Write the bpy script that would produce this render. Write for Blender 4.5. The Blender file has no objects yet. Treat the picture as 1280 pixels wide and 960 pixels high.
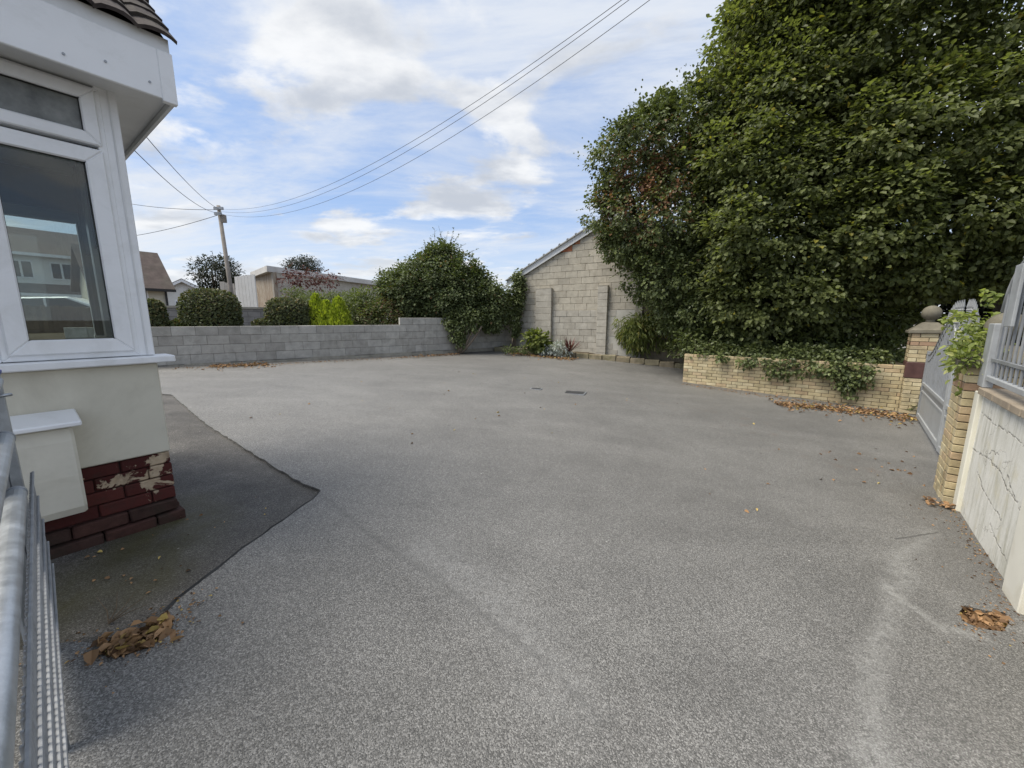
import bpy, bmesh, math, random
import numpy as np
from mathutils import Vector, Matrix
from mathutils.geometry import delaunay_2d_cdt

# ------------------------------------------------------------------ camera, world, sun, exposure
scene = bpy.context.scene
COL = scene.collection
EZ = 1.45
F = 482.0
TH = math.atan(80/482.0)
cd = bpy.data.cameras.new('camera'); cam = bpy.data.objects.new('camera', cd); COL.objects.link(cam)
cam.location = (0, 0, EZ); cam.rotation_euler = (math.pi/2-TH, 0, 0)
cd.sensor_width = 36; cd.lens = 36*F/1280; cd.clip_start = 0.02; cd.clip_end = 3000
scene.camera = cam

SUN_EL = math.radians(60); SUN_AZ = math.radians(-100)      # azimuth from +Y, negative towards -X
world = bpy.data.worlds.new('World'); scene.world = world; world.use_nodes = True
def build_sky():
    nt = world.node_tree; N = nt.nodes; Lk = nt.links
    bg = N['Background']; bg.inputs['Strength'].default_value = 0.1
    sky = N.new('ShaderNodeTexSky'); sky.sky_type = 'NISHITA'; sky.sun_disc = False
    sky.sun_elevation = SUN_EL; sky.sun_rotation = SUN_AZ; sky.air_density = 1.0; sky.dust_density = 1.2; sky.ozone_density = 1.0
    tc = N.new('ShaderNodeTexCoord')
    sep = N.new('ShaderNodeSeparateXYZ'); Lk.new(tc.outputs['Generated'], sep.inputs[0])
    def m(op, a, b=None, clamp=False):
        n = N.new('ShaderNodeMath'); n.operation = op; n.use_clamp = clamp
        for i, v in enumerate((a, b)):
            if v is None: continue
            if hasattr(v, 'links') or hasattr(v, 'is_linked'): Lk.new(v, n.inputs[i])
            else: n.inputs[i].default_value = v
        return n.outputs[0]
    zc = m('MAXIMUM', sep.outputs[2], 0.0)
    den = m('ADD', zc, 0.16)
    px = m('DIVIDE', sep.outputs[0], den); py = m('DIVIDE', sep.outputs[1], den)
    def noise(sx, sy, scale, det, rough, seed, dist=0.0, rot=0.0):
        cb = N.new('ShaderNodeCombineXYZ'); Lk.new(px, cb.inputs[0]); Lk.new(py, cb.inputs[1]); cb.inputs[2].default_value = seed
        mp = N.new('ShaderNodeMapping'); mp.inputs['Scale'].default_value = (sx, sy, 1); mp.inputs['Rotation'].default_value = (0, 0, rot)
        Lk.new(cb.outputs[0], mp.inputs[0])
        n = N.new('ShaderNodeTexNoise'); n.inputs['Scale'].default_value = scale; n.inputs['Detail'].default_value = det
        n.inputs['Roughness'].default_value = rough; n.inputs['Distortion'].default_value = dist
        Lk.new(mp.outputs[0], n.inputs['Vector']); return n.outputs[0]
    def ramp(fac, stops):
        r = N.new('ShaderNodeValToRGB'); r.color_ramp.interpolation = 'EASE'
        el = r.color_ramp.elements
        while len(el) < len(stops): el.new(0.5)
        for e, (p, c) in zip(el, stops): e.position = p; e.color = (c, c, c, 1) if not isinstance(c, tuple) else c+(1,)
        Lk.new(fac, r.inputs[0]); return r.outputs[0]
    def mix(fac, a, b):
        n = N.new('ShaderNodeMix'); n.data_type = 'RGBA'
        if isinstance(fac, float): n.inputs[0].default_value = fac
        else: Lk.new(fac, n.inputs[0])
        for i, v in ((6, a), (7, b)):
            if isinstance(v, tuple): n.inputs[i].default_value = v+(1,)
            else: Lk.new(v, n.inputs[i])
        return n.outputs[2]
    veil = ramp(noise(0.5, 1.15, 0.95, 10, 0.64, 3.1, 0.9, 0.5), [(0.36, 0.0), (0.67, 0.95)])
    puff = ramp(noise(0.8, 1.0, 1.9, 9, 0.56, 8.4, 0.25, -0.2), [(0.48, 0.0), (0.60, 0.92)])
    shade = ramp(noise(0.8, 1.0, 2.6, 7, 0.55, 15.0, 0.2), [(0.36, (3.0, 3.2, 3.55)), (0.62, (5.1, 5.15, 5.2))])
    hazef = ramp(sep.outputs[2], [(0.0, 0.6), (0.28, 0.0)])
    skyc = mix(0.6, sky.outputs[0], (1.85, 2.7, 4.5))
    c1 = mix(veil, skyc, (4.1, 4.35, 4.75))
    c2 = mix(puff, c1, shade)
    c3 = mix(hazef, c2, (4.7, 4.9, 5.1))
    Lk.new(c3, bg.inputs['Color'])
build_sky()
sd = bpy.data.lights.new('sun', 'SUN'); sd.energy = 2.5; sd.angle = math.radians(38); sd.color = (1.0, 0.93, 0.81)
sun = bpy.data.objects.new('sun', sd); COL.objects.link(sun)
sdir = Vector((math.sin(SUN_AZ)*math.cos(SUN_EL), math.cos(SUN_AZ)*math.cos(SUN_EL), math.sin(SUN_EL)))
sun.rotation_euler = sdir.to_track_quat('Z', 'Y').to_euler(); sun.location = sdir*50
vs = scene.view_settings
vs.view_transform = 'Standard'; vs.look = 'None'; vs.gamma = 1.0; vs.exposure = 0.95; vs.use_curve_mapping = False
scene.render.engine = 'CYCLES'
scene.cycles.max_bounces = 6; scene.cycles.transparent_max_bounces = 12

# ------------------------------------------------------------------ surveying helpers
C_ = np.array([(-2.05,2.45,-1.2),(-8.2,9.0,-1.08),(-2,13.7,-1.17),(0.3,15,-1.17),(4.5,10,-1.58),(7.5,7.5,-1.72),(4.15,3.77,-1.76),
     (3.2,2.45,-1.72),(0,0,-1.45),(-1.2,.4,-1.36),(-6,5,-1.1),(3.5,12.5,-1.36),(2,7,-1.45)])
def _U(r): return np.where(r > 1e-9, r*r*np.log(np.maximum(r, 1e-9)), 0)
_n = len(C_); _K = _U(np.hypot(C_[:,0][:,None]-C_[:,0], C_[:,1][:,None]-C_[:,1]))+np.eye(_n)*1.5
_P = np.c_[np.ones(_n), C_[:,:2]]
_W = np.linalg.solve(np.block([[_K,_P],[_P.T,np.zeros((3,3))]]), np.r_[C_[:,2]+EZ,0,0,0])
def gz(x, y):
    x = min(max(x,-12),10); y = min(max(y,-2),18)
    return float(_W[:_n]@_U(np.hypot(C_[:,0]-x, C_[:,1]-y))+_W[_n]+_W[_n+1]*x+_W[_n+2]*y)
def ray(u, v):
    x = (u-640)/F; y = -(v-480)/F; c, s = math.cos(TH), math.sin(TH)
    return np.array([x, c+y*s, -s+y*c])
EYE = np.array([0,0,EZ])
def g(u, v, dz=0):
    d = ray(u, v); t = 3.
    for i in range(60):
        p = d*t; t = t*.5+.5*(gz(p[0],p[1])+dz-EZ)/d[2]
    return d*t+EYE
def at(u, v, depth):
    d = ray(u, v); return EYE+d*(depth/d[1])

# ------------------------------------------------------------------ material helpers
def newmat(name):
    m = bpy.data.materials.new(name); m.use_nodes = True
    return m, m.node_tree.nodes, m.node_tree.links, m.node_tree.nodes['Principled BSDF']
def nd(N, t, **kw):
    n = N.new(t)
    for k, v in kw.items(): setattr(n, k, v)
    return n
def tnoise(N, Lk, vec, scale, det=4, rough=0.55, dist=0.0):
    n = N.new('ShaderNodeTexNoise'); n.inputs['Scale'].default_value = scale; n.inputs['Detail'].default_value = det
    n.inputs['Roughness'].default_value = rough; n.inputs['Distortion'].default_value = dist
    if vec is not None: Lk.new(vec, n.inputs['Vector'])
    return n.outputs[0]
def cramp(N, Lk, fac, stops):
    r = N.new('ShaderNodeValToRGB'); el = r.color_ramp.elements
    if len(stops) == 1: stops = [stops[0], (1.0, stops[0][1])]
    while len(el) < len(stops): el.new(0.5)
    for e, (p, c) in zip(el, stops):
        e.position = p; e.color = (c, c, c, 1) if not isinstance(c, tuple) else tuple(c)+(1,)
    Lk.new(fac, r.inputs[0]); return r.outputs[0]
def cmix(N, Lk, fac, a, b, mode='MIX'):
    n = N.new('ShaderNodeMix'); n.data_type = 'RGBA'; n.blend_type = mode
    if isinstance(fac, (int, float)): n.inputs[0].default_value = fac
    else: Lk.new(fac, n.inputs[0])
    for i, v in ((6, a), (7, b)):
        if isinstance(v, tuple): n.inputs[i].default_value = tuple(v)+(1,)
        else: Lk.new(v, n.inputs[i])
    return n.outputs[2]
def mth(N, Lk, op, a, b=None, c=None, clamp=False):
    n = N.new('ShaderNodeMath'); n.operation = op; n.use_clamp = clamp
    for i, v in enumerate((a, b, c)):
        if v is None: continue
        if isinstance(v, (int, float)): n.inputs[i].default_value = v
        else: Lk.new(v, n.inputs[i])
    return n.outputs[0]
def bump(N, Lk, h, bsdf, strength=0.3, dist=0.01):
    b = N.new('ShaderNodeBump'); b.inputs['Strength'].default_value = strength; b.inputs['Distance'].default_value = dist
    Lk.new(h, b.inputs['Height']); Lk.new(b.outputs[0], bsdf.inputs['Normal'])
def wpos(N): return N.new('ShaderNodeNewGeometry').outputs['Position']

def stone_mat(name, cols, rough=0.9, scale=6, fine=80, var=0.25, dirt=(0.12,0.12,0.09), dirt_amt=0.35, bstr=0.5, bdist=0.006):
    """weathered mineral surface; each object of the material gets its own shade"""
    m, N, Lk, B = newmat(name); P = wpos(N)
    oi = N.new('ShaderNodeObjectInfo')
    base = cramp(N, Lk, oi.outputs['Random'], [(i/max(1,len(cols)-1), c) for i, c in enumerate(cols)])
    n1 = tnoise(N, Lk, P, scale, 6, 0.6); n2 = tnoise(N, Lk, P, fine, 3, 0.7)
    v = cramp(N, Lk, n1, [(0.25, 1-var), (0.75, 1+var*0.6)])
    c = cmix(N, Lk, 1.0, base, v, 'MULTIPLY')
    v2 = cramp(N, Lk, n2, [(0.2, 0.82), (0.8, 1.12)])
    c = cmix(N, Lk, 1.0, c, v2, 'MULTIPLY')
    dn = tnoise(N, Lk, P, scale*0.45, 5, 0.65, 0.4)
    df = cramp(N, Lk, dn, [(0.5, 0.0), (0.72, dirt_amt)])
    c = cmix(N, Lk, df, c, dirt)
    Lk.new(c, B.inputs['Base Color']); B.inputs['Roughness'].default_value = rough; B.inputs['Specular IOR Level'].default_value = 0.25
    h = mth(N, Lk, 'ADD', mth(N, Lk, 'MULTIPLY', n2, 0.5), n1); bump(N, Lk, h, B, bstr, bdist)
    return m
def plain_mat(name, col, rough=0.5, var=0.1, scale=5, metallic=0.0, dirt=None, dirt_amt=0.3, spec=0.5, bstr=0.0):
    m, N, Lk, B = newmat(name); P = wpos(N)
    n1 = tnoise(N, Lk, P, scale, 6, 0.6)
    c = cmix(N, Lk, 1.0, tuple(col), cramp(N, Lk, n1, [(0.25, 1-var), (0.75, 1+var)]), 'MULTIPLY')
    if dirt:
        df = cramp(N, Lk, tnoise(N, Lk, P, scale*0.6, 7, 0.7, 0.6), [(0.48, 0.0), (0.75, dirt_amt)])
        c = cmix(N, Lk, df, c, tuple(dirt))
    Lk.new(c, B.inputs['Base Color'])
    Lk.new(cramp(N, Lk, n1, [(0.2, max(0.05, rough-0.1)), (0.8, min(1, rough+0.1))]), B.inputs['Roughness'])
    B.inputs['Metallic'].default_value = metallic; B.inputs['Specular IOR Level'].default_value = spec
    if bstr: bump(N, Lk, tnoise(N, Lk, P, scale*8, 4, 0.6), B, bstr, 0.004)
    return m
def leaf_mat(name, lo, hi, accent=None, trans=0.35, rough=0.5):
    """leaf colour comes from the per-leaf attribute 'tint' (0..1) and 'accent'"""
    m, N, Lk, B = newmat(name)
    a = N.new('ShaderNodeAttribute'); a.attribute_name = 'tint'
    c = cramp(N, Lk, a.outputs['Fac'], [(0.0, lo), (1.0, hi)])
    if accent:
        a2 = N.new('ShaderNodeAttribute'); a2.attribute_name = 'accent'
        c = cmix(N, Lk, a2.outputs['Fac'], c, accent)
    Lk.new(c, B.inputs['Base Color']); B.inputs['Roughness'].default_value = rough; B.inputs['Specular IOR Level'].default_value = 0.35
    tr = N.new('ShaderNodeBsdfTranslucent'); Lk.new(cmix(N, Lk, 1.0, c, (1.5, 1.6, 0.7), 'MULTIPLY'), tr.inputs[0])
    mx = N.new('ShaderNodeMixShader'); mx.inputs[0].default_value = trans
    Lk.new(B.outputs[0], mx.inputs[1]); Lk.new(tr.outputs[0], mx.inputs[2])
    Lk.new(mx.outputs[0], N['Material Output'].inputs[0]); return m

# ------------------------------------------------------------------ object helpers
def link(o, parent=None):
    COL.objects.link(o)
    if parent is not None: o.parent = parent
    return o
def mesh_from(name, verts, faces, mat=None, smooth=False):
    me = bpy.data.meshes.new(name); me.from_pydata([tuple(map(float, v)) for v in verts], [], faces)
    if mat: me.materials.append(mat)
    if smooth: me.polygons.foreach_set('use_smooth', [True]*len(me.polygons))
    me.update(); return me
def obj(name, me, parent=None, loc=(0,0,0), rot=(0,0,0)):
    o = bpy.data.objects.new(name, me); o.location = loc; o.rotation_euler = rot; return link(o, parent)
def thing(name, label, cat, loc=(0,0,0), rz=0.0, group=None):
    o = bpy.data.objects.new(name, None); o.empty_display_size = 0.2; o.location = loc; o.rotation_euler = (0,0,rz)
    link(o); return tag(o, label, cat, group)
def tag(o, label, cat, group=None):
    o['label'] = label; o['category'] = cat
    if group: o['group'] = group
    return o
def kind(o, k): o['kind'] = k; return o

class MB:
    """collects shapes into one mesh"""
    def __init__(s): s.v = []; s.f = []
    def add(s, v, f):
        b = len(s.v); s.v += [tuple(map(float, p)) for p in v]; s.f += [tuple(b+i for i in q) for q in f]; return s
    def box(s, x0, x1, y0, y1, z0, z1):
        v = [(x,y,z) for z in (z0,z1) for y in (y0,y1) for x in (x0,x1)]
        return s.add(v, [(0,2,3,1),(4,5,7,6),(0,1,5,4),(2,6,7,3),(0,4,6,2),(1,3,7,5)])
    def prism(s, prof, axis, a, b):
        """polygon profile (p,q) extruded along axis from a to b; prof is in the other two axes in order"""
        n = len(prof)
        def mk(p, q, t): return {0:(t,p,q), 1:(p,t,q), 2:(p,q,t)}[axis]
        v = [mk(p,q,a) for p,q in prof]+[mk(p,q,b) for p,q in prof]
        f = [tuple(range(n))[::-1], tuple(range(n,2*n))]+[(i,(i+1)%n,n+(i+1)%n,n+i) for i in range(n)]
        return s.add(v, f)
    def tube(s, pts, r, n=8, cap=True):
        pts = [Vector(p) for p in pts]; rs = r if isinstance(r, (list, tuple)) else [r]*len(pts)
        v = []; f = []
        up0 = Vector((0,0,1))
        for i, p in enumerate(pts):
            t = (pts[min(i+1,len(pts)-1)]-pts[max(i-1,0)]).normalized()
            up = up0 if abs(t.dot(up0)) < 0.95 else Vector((1,0,0))
            a = t.cross(up).normalized(); b = a.cross(t)
            for k in range(n):
                an = 2*math.pi*k/n; v.append(p+(a*math.cos(an)+b*math.sin(an))*rs[i])
        for i in range(len(pts)-1):
            for k in range(n): f.append((i*n+k, i*n+(k+1)%n, (i+1)*n+(k+1)%n, (i+1)*n+k))
        if cap: f.append(tuple(range(n))[::-1]); f.append(tuple((len(pts)-1)*n+k for k in range(n)))
        return s.add(v, f)
    def lathe(s, prof, c=(0,0,0), n=20):
        v = []; f = []
        for r, z in prof:
            for k in range(n):
                a = 2*math.pi*k/n; v.append((c[0]+r*math.cos(a), c[1]+r*math.sin(a), c[2]+z))
        for i in range(len(prof)-1):
            for k in range(n): f.append((i*n+k, i*n+(k+1)%n, (i+1)*n+(k+1)%n, (i+1)*n+k))
        f.append(tuple(range(n))[::-1]); f.append(tuple((len(prof)-1)*n+k for k in range(n)))
        return s.add(v, f)
    def build(s, name, mat, parent=None, smooth=False, bevel=0.0, loc=(0,0,0), rot=(0,0,0)):
        me = mesh_from(name, s.v, s.f, mat, smooth)
        if bevel:
            bm = bmesh.new(); bm.from_mesh(me)
            bmesh.ops.bevel(bm, geom=[e for e in bm.edges if e.is_manifold and e.calc_face_angle(0) > 0.5], offset=bevel, segments=1, affect='EDGES')
            bm.to_mesh(me); bm.free()
        return obj(name, me, parent, loc, rot)

def piece_meshes(name, sx, sy, sz, bev, jit, mat, count, seed):
    """a few slightly uneven bevelled blocks, centred, to be shared by many pieces"""
    rnd = random.Random(seed); out = []
    for k in range(count):
        bm = bmesh.new(); bmesh.ops.create_cube(bm, size=1)
        for v in bm.verts: v.co = Vector((v.co.x*sx+rnd.uniform(-jit,jit), v.co.y*sy+rnd.uniform(-jit,jit), v.co.z*sz+rnd.uniform(-jit,jit)))
        bmesh.ops.bevel(bm, geom=list(bm.edges), offset=bev, segments=1, affect='EDGES')
        me = bpy.data.meshes.new(name); bm.to_mesh(me); bm.free(); me.materials.append(mat); out.append(me)
    return out

def rdirs(rng, n):
    v = rng.normal(size=(n,3)); return v/np.linalg.norm(v, axis=1)[:,None]
def nrm(v): return v/np.maximum(np.linalg.norm(v, axis=-1), 1e-9)[...,None]

def leaves_mesh(name, mat, pos, dirv, normal, length, width, tint, accent=None, fold=0.18):
    """one mesh of many folded pointed-oval leaves (two quads each)"""
    n = len(pos); d = nrm(dirv); s = nrm(np.cross(normal, d)); u = np.cross(d, s)
    L = length[:,None] if np.ndim(length) else np.full((n,1), length)
    W = (width[:,None] if np.ndim(width) else np.full((n,1), width))*0.5
    b = pos; t = pos+d*L-u*L*0.10
    l1 = pos+d*L*0.30-s*W+u*W*fold*2; l2 = pos+d*L*0.68-s*W*0.82+u*W*fold*1.5-u*L*0.03
    r1 = pos+d*L*0.30+s*W+u*W*fold*2; r2 = pos+d*L*0.68+s*W*0.82+u*W*fold*1.5-u*L*0.03
    V = np.stack([b,l1,l2,t,r2,r1], axis=1).reshape(-1,3)
    base = (np.arange(n)*6)[:,None]
    Fq = np.concatenate([base+np.array([0,3,2,1]), base+np.array([0,5,4,3])], axis=1).reshape(-1)
    me = bpy.data.meshes.new(name)
    me.vertices.add(n*6); me.vertices.foreach_set('co', V.astype(np.float32).ravel())
    me.loops.add(n*8); me.loops.foreach_set('vertex_index', Fq.astype(np.int32))
    me.polygons.add(n*2); me.polygons.foreach_set('loop_start', (np.arange(n*2)*4).astype(np.int32))
    me.polygons.foreach_set('use_smooth', np.zeros(n*2, bool))
    me.update(calc_edges=True)
    at_ = me.attributes.new('tint', 'FLOAT', 'POINT'); at_.data.foreach_set('value', np.repeat(tint, 6).astype(np.float32))
    ac = me.attributes.new('accent', 'FLOAT', 'POINT'); ac.data.foreach_set('value', np.repeat(accent if accent is not None else np.zeros(n), 6).astype(np.float32))
    me.materials.append(mat); return me

def spray_leaves(rng, centers, outward, per, spread, flat=0.35, droop=0.35, size=0.1, aspect=0.65, size_var=0.5, tint_c=None, up_bias=0.8):
    """sprays of leaves round cluster centres: flattish, pointing outwards and drooping"""
    m = len(centers); n = m*per
    c = np.repeat(centers, per, axis=0); o = np.repeat(outward, per, axis=0)
    r = rdirs(rng, n)*(rng.random((n,1))**0.5)*spread
    r[:,2] *= flat
    pos = c+r+o*rng.uniform(-0.3,0.5,(n,1))*spread - np.array([0,0,1])*(np.linalg.norm(r[:,:2],axis=1)**2)[:,None]*0.4/max(spread,1e-3)
    d = nrm(o*0.7+nrm(r)*0.8+rdirs(rng, n)*0.6+np.array([0,0,-droop]))
    nn = nrm(np.array([0,0,up_bias])+o*0.5+rdirs(rng, n)*0.55)
    L = size*(1+rng.uniform(-size_var, size_var, n)); tc = np.repeat(tint_c if tint_c is not None else rng.random(m), per)
    tint = np.clip(tc*0.6+rng.random(n)*0.4, 0, 1)
    return pos, d, nn, L, L*aspect, tint

def blob_clusters(rng, blobs, per_m2, inner=0.62, outer=1.03, cull=0.72, noise_amp=0.14):
    """cluster centres in the outer shells of overlapping ellipsoids; blobs: (centre, (rx,ry,rz))"""
    cs = []; os_ = []
    B = [(np.array(c, float), np.array(r, float)) for c, r in blobs]
    for i, (c, r) in enumerate(B):
        area = 4*math.pi*((r[0]*r[1])**1.6/3+(r[0]*r[2])**1.6/3+(r[1]*r[2])**1.6/3)**(1/1.6)
        n = max(8, int(area*per_m2)); d = rdirs(rng, n)
        k = inner+(outer-inner)*rng.random((n,1))**0.6
        lump = 1+noise_amp*(np.sin(d[:,0]*5+i)+np.sin(d[:,1]*6+2*i)+np.sin(d[:,2]*5.5+3*i))[:,None]/1.7
        p = c+d*r*k*lump
        keep = np.ones(n, bool)
        for j, (c2, r2) in enumerate(B):
            if j != i: keep &= (np.linalg.norm((p-c2)/r2, axis=1) > cull)
        cs.append(p[keep]); os_.append(nrm(d/r)[keep])
    return np.concatenate(cs), np.concatenate(os_)
def pblob(u, v, depth, ru, rv, ry):
    p = at(u, v, depth); k = depth/F
    return (p, (ru*k, ry, rv*k))
def foliage(name, parent, mat, rng, blobs, per_m2, per, spread, size, stuff=True, accent_fn=None, keep_fn=None, **kw):
    bk = {k: kw.pop(k) for k in ('inner','outer','cull','noise_amp') if k in kw}
    c, o = blob_clusters(rng, blobs, per_m2, **bk)
    if keep_fn is not None:
        kk = keep_fn(c); c, o = c[kk], o[kk]
    pos, d, nn, L, W, t = spray_leaves(rng, c, o, per, spread, size=size, **kw)
    acc = accent_fn(pos, rng) if accent_fn else None
    me = leaves_mesh(name, mat, pos, d, nn, L, W, t, acc)
    ob = obj(name, me, parent)
    if parent is not None:   # meshes are made in world coordinates
        ob.location = -Vector(parent.location)
    if stuff: kind(ob, 'stuff')
    return ob
def limb(mb, a, b, r0, r1, bend=0.1, seed=0, n=6, k=7):
    rnd = random.Random(seed); a = Vector(a); b = Vector(b); L = (b-a).length
    pts = []; rs = []
    off = Vector((rnd.uniform(-1,1), rnd.uniform(-1,1), rnd.uniform(-0.3,0.3)))*L*bend
    for i in range(n+1):
        t = i/n; pts.append(a.lerp(b, t)+off*math.sin(math.pi*t)+Vector((rnd.uniform(-1,1),rnd.uniform(-1,1),0))*L*0.012); rs.append(r0+(r1-r0)*t)
    mb.tube(pts, rs, k)

# ------------------------------------------------------------------ materials
M = {}
M['upvc'] = plain_mat('white_upvc', (0.78,0.79,0.80), 0.35, 0.03, 6, dirt=(0.42,0.42,0.38), dirt_amt=0.34)
M['upvc_grey'] = plain_mat('weathered_upvc', (0.66,0.67,0.67), 0.45, 0.05, 5, dirt=(0.35,0.35,0.32), dirt_amt=0.35)
M['render'] = plain_mat('cream_render', (0.60,0.57,0.475), 0.85, 0.07, 3, dirt=(0.34,0.31,0.24), dirt_amt=0.45, spec=0.2, bstr=0.25)
M['meter'] = plain_mat('cream_plastic', (0.64,0.61,0.52), 0.6, 0.06, 4, dirt=(0.40,0.37,0.29), dirt_amt=0.5, spec=0.3)
M['galv'] = plain_mat('galvanised_steel', (0.50,0.53,0.56), 0.42, 0.22, 22, metallic=0.75, dirt=(0.30,0.32,0.34), dirt_amt=0.5, bstr=0.15)
M['galv_dull'] = plain_mat('dull_galvanised_steel', (0.34,0.36,0.38), 0.55, 0.15, 14, metallic=0.6, dirt=(0.2,0.2,0.2), dirt_amt=0.4)
M['blue'] = plain_mat('blue_strap', (0.03,0.05,0.22), 0.5)
M['gatepaint'] = plain_mat('grey_gate_paint', (0.235,0.245,0.255), 0.5, 0.12, 9, dirt=(0.12,0.12,0.11), dirt_amt=0.5)
M['gatepaint_pale'] = plain_mat('pale_grey_gate_paint', (0.34,0.355,0.365), 0.5, 0.12, 9, dirt=(0.2,0.2,0.19), dirt_amt=0.4)
M['mortar'] = stone_mat('mortar', [(0.17,0.145,0.105)], var=0.3)
M['mortar_grey'] = stone_mat('grey_mortar', [(0.24,0.23,0.21)], var=0.3)
M['ybrick'] = stone_mat('yellow_brick', [(0.42,0.35,0.21),(0.58,0.49,0.30),(0.52,0.42,0.25),(0.62,0.54,0.35),(0.50,0.37,0.23),(0.56,0.47,0.29)], var=0.28, dirt=(0.11,0.10,0.065), dirt_amt=0.75)
M['pbrick'] = stone_mat('pinkish_brick', [(0.36,0.24,0.16),(0.42,0.28,0.18)], var=0.2)
M['cblock'] = stone_mat('concrete_block', [(0.36,0.345,0.315),(0.43,0.415,0.38),(0.48,0.465,0.43),(0.39,0.375,0.34),(0.52,0.505,0.465)], var=0.22, dirt=(0.20,0.195,0.17), dirt_amt=0.55)
M['cblock_warm'] = stone_mat('weathered_warm_block', [(0.40,0.37,0.31),(0.49,0.455,0.38),(0.45,0.415,0.345),(0.53,0.49,0.41)], var=0.2, dirt=(0.27,0.24,0.19), dirt_amt=0.5)
M['cblock_cool'] = stone_mat('weathered_pale_block', [(0.40,0.375,0.325),(0.47,0.445,0.39),(0.44,0.415,0.36)], var=0.22, dirt=(0.26,0.24,0.20), dirt_amt=0.5)
M['redpatch'] = stone_mat('red_clay_patch', [(0.42,0.15,0.08),(0.5,0.22,0.12)])
M['capstone'] = stone_mat('mossy_capstone', [(0.17,0.155,0.12)], var=0.35, dirt=(0.07,0.075,0.04), dirt_amt=0.7)
M['concrete'] = stone_mat('old_concrete', [(0.36,0.34,0.29)], var=0.25, dirt=(0.15,0.15,0.10), dirt_amt=0.6)
M['coping'] = stone_mat('brown_coping', [(0.30,0.25,0.19),(0.36,0.30,0.23)], var=0.25)
M['kerb'] = stone_mat('mossy_edging', [(0.26,0.22,0.15),(0.32,0.27,0.19),(0.22,0.20,0.13)], var=0.4, dirt=(0.10,0.10,0.04), dirt_amt=0.7)
M['maroon'] = plain_mat('maroon_plaque', (0.085,0.04,0.034), 0.5, 0.3, 8)
M['soil'] = stone_mat('soil', [(0.09,0.07,0.045)], scale=3, var=0.4, bstr=0.9, bdist=0.02)
M['bark'] = stone_mat('bark', [(0.13,0.10,0.07)], scale=8, var=0.4, bstr=1.0, bdist=0.02)
M['wood_pole'] = stone_mat('grey_pole_wood', [(0.27,0.245,0.22)], scale=4, var=0.25)
M['wire'] = plain_mat('black_cable', (0.03,0.03,0.035), 0.6)
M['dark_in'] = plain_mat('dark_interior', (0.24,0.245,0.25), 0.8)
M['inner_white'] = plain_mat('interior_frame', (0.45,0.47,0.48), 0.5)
M['blind'] = plain_mat('grey_roller_blind', (0.10,0.105,0.115), 0.8, 0.1, 30)
M['blind_pale'] = plain_mat('pale_blind_box', (0.38,0.40,0.38), 0.7, 0.06, 12)
M['rubber'] = plain_mat('black_seal', (0.02,0.02,0.02), 0.6)
M['whitewall'] = plain_mat('white_rendered_wall', (0.72,0.71,0.68), 0.85, 0.05, 3, dirt=(0.45,0.42,0.36), dirt_amt=0.3)
M['tilefar'] = stone_mat('brown_roof_tiles', [(0.12,0.095,0.085)], scale=3, var=0.35)
M['slate'] = stone_mat('dark_tiles', [(0.045,0.038,0.038),(0.065,0.054,0.052),(0.036,0.032,0.033)], scale=14, var=0.35, dirt=(0.15,0.14,0.11), dirt_amt=0.4)
M['winddark'] = plain_mat('dark_window_pane', (0.03,0.035,0.04), 0.1)
M['carwhite'] = plain_mat('white_car_paint', (0.75,0.76,0.77), 0.2, 0.02)
M['fence'] = stone_mat('brown_fence_boards', [(0.16,0.12,0.09),(0.20,0.15,0.11),(0.13,0.10,0.08)], scale=5, var=0.3)
M['iron'] = plain_mat('cast_iron_cover', (0.055,0.055,0.055), 0.6, 0.3, 20)
def glass_mat(name, tint, gl=0.12):
    m, N, Lk, B = newmat(name); N.remove(B)
    tr = N.new('ShaderNodeBsdfTransparent'); tr.inputs[0].default_value = tint+(1,)
    gs = N.new('ShaderNodeBsdfGlossy'); gs.inputs['Roughness'].default_value = 0.01; gs.inputs[0].default_value = (1,1,1,1)
    fr = N.new('ShaderNodeFresnel'); fr.inputs[0].default_value = 1.5
    f = mth(N, Lk, 'MULTIPLY', fr.outputs[0], gl/0.04, clamp=True)
    mx = N.new('ShaderNodeMixShader'); Lk.new(f, mx.inputs[0]); Lk.new(tr.outputs[0], mx.inputs[1]); Lk.new(gs.outputs[0], mx.inputs[2])
    Lk.new(mx.outputs[0], N['Material Output'].inputs[0]); return m
M['glass'] = glass_mat('window_glass', (0.80,0.84,0.83), 0.04)
def frosted():
    m, N, Lk, B = newmat('net_behind_glass'); P = wpos(N)
    n1 = tnoise(N, Lk, P, 9, 6, 0.65)
    Lk.new(cramp(N, Lk, n1, [(0.3,(0.07,0.075,0.07)),(0.75,(0.24,0.25,0.235))]), B.inputs['Base Color']); B.inputs['Roughness'].default_value = 0.3
    return m
M['frosted'] = frosted()

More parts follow.
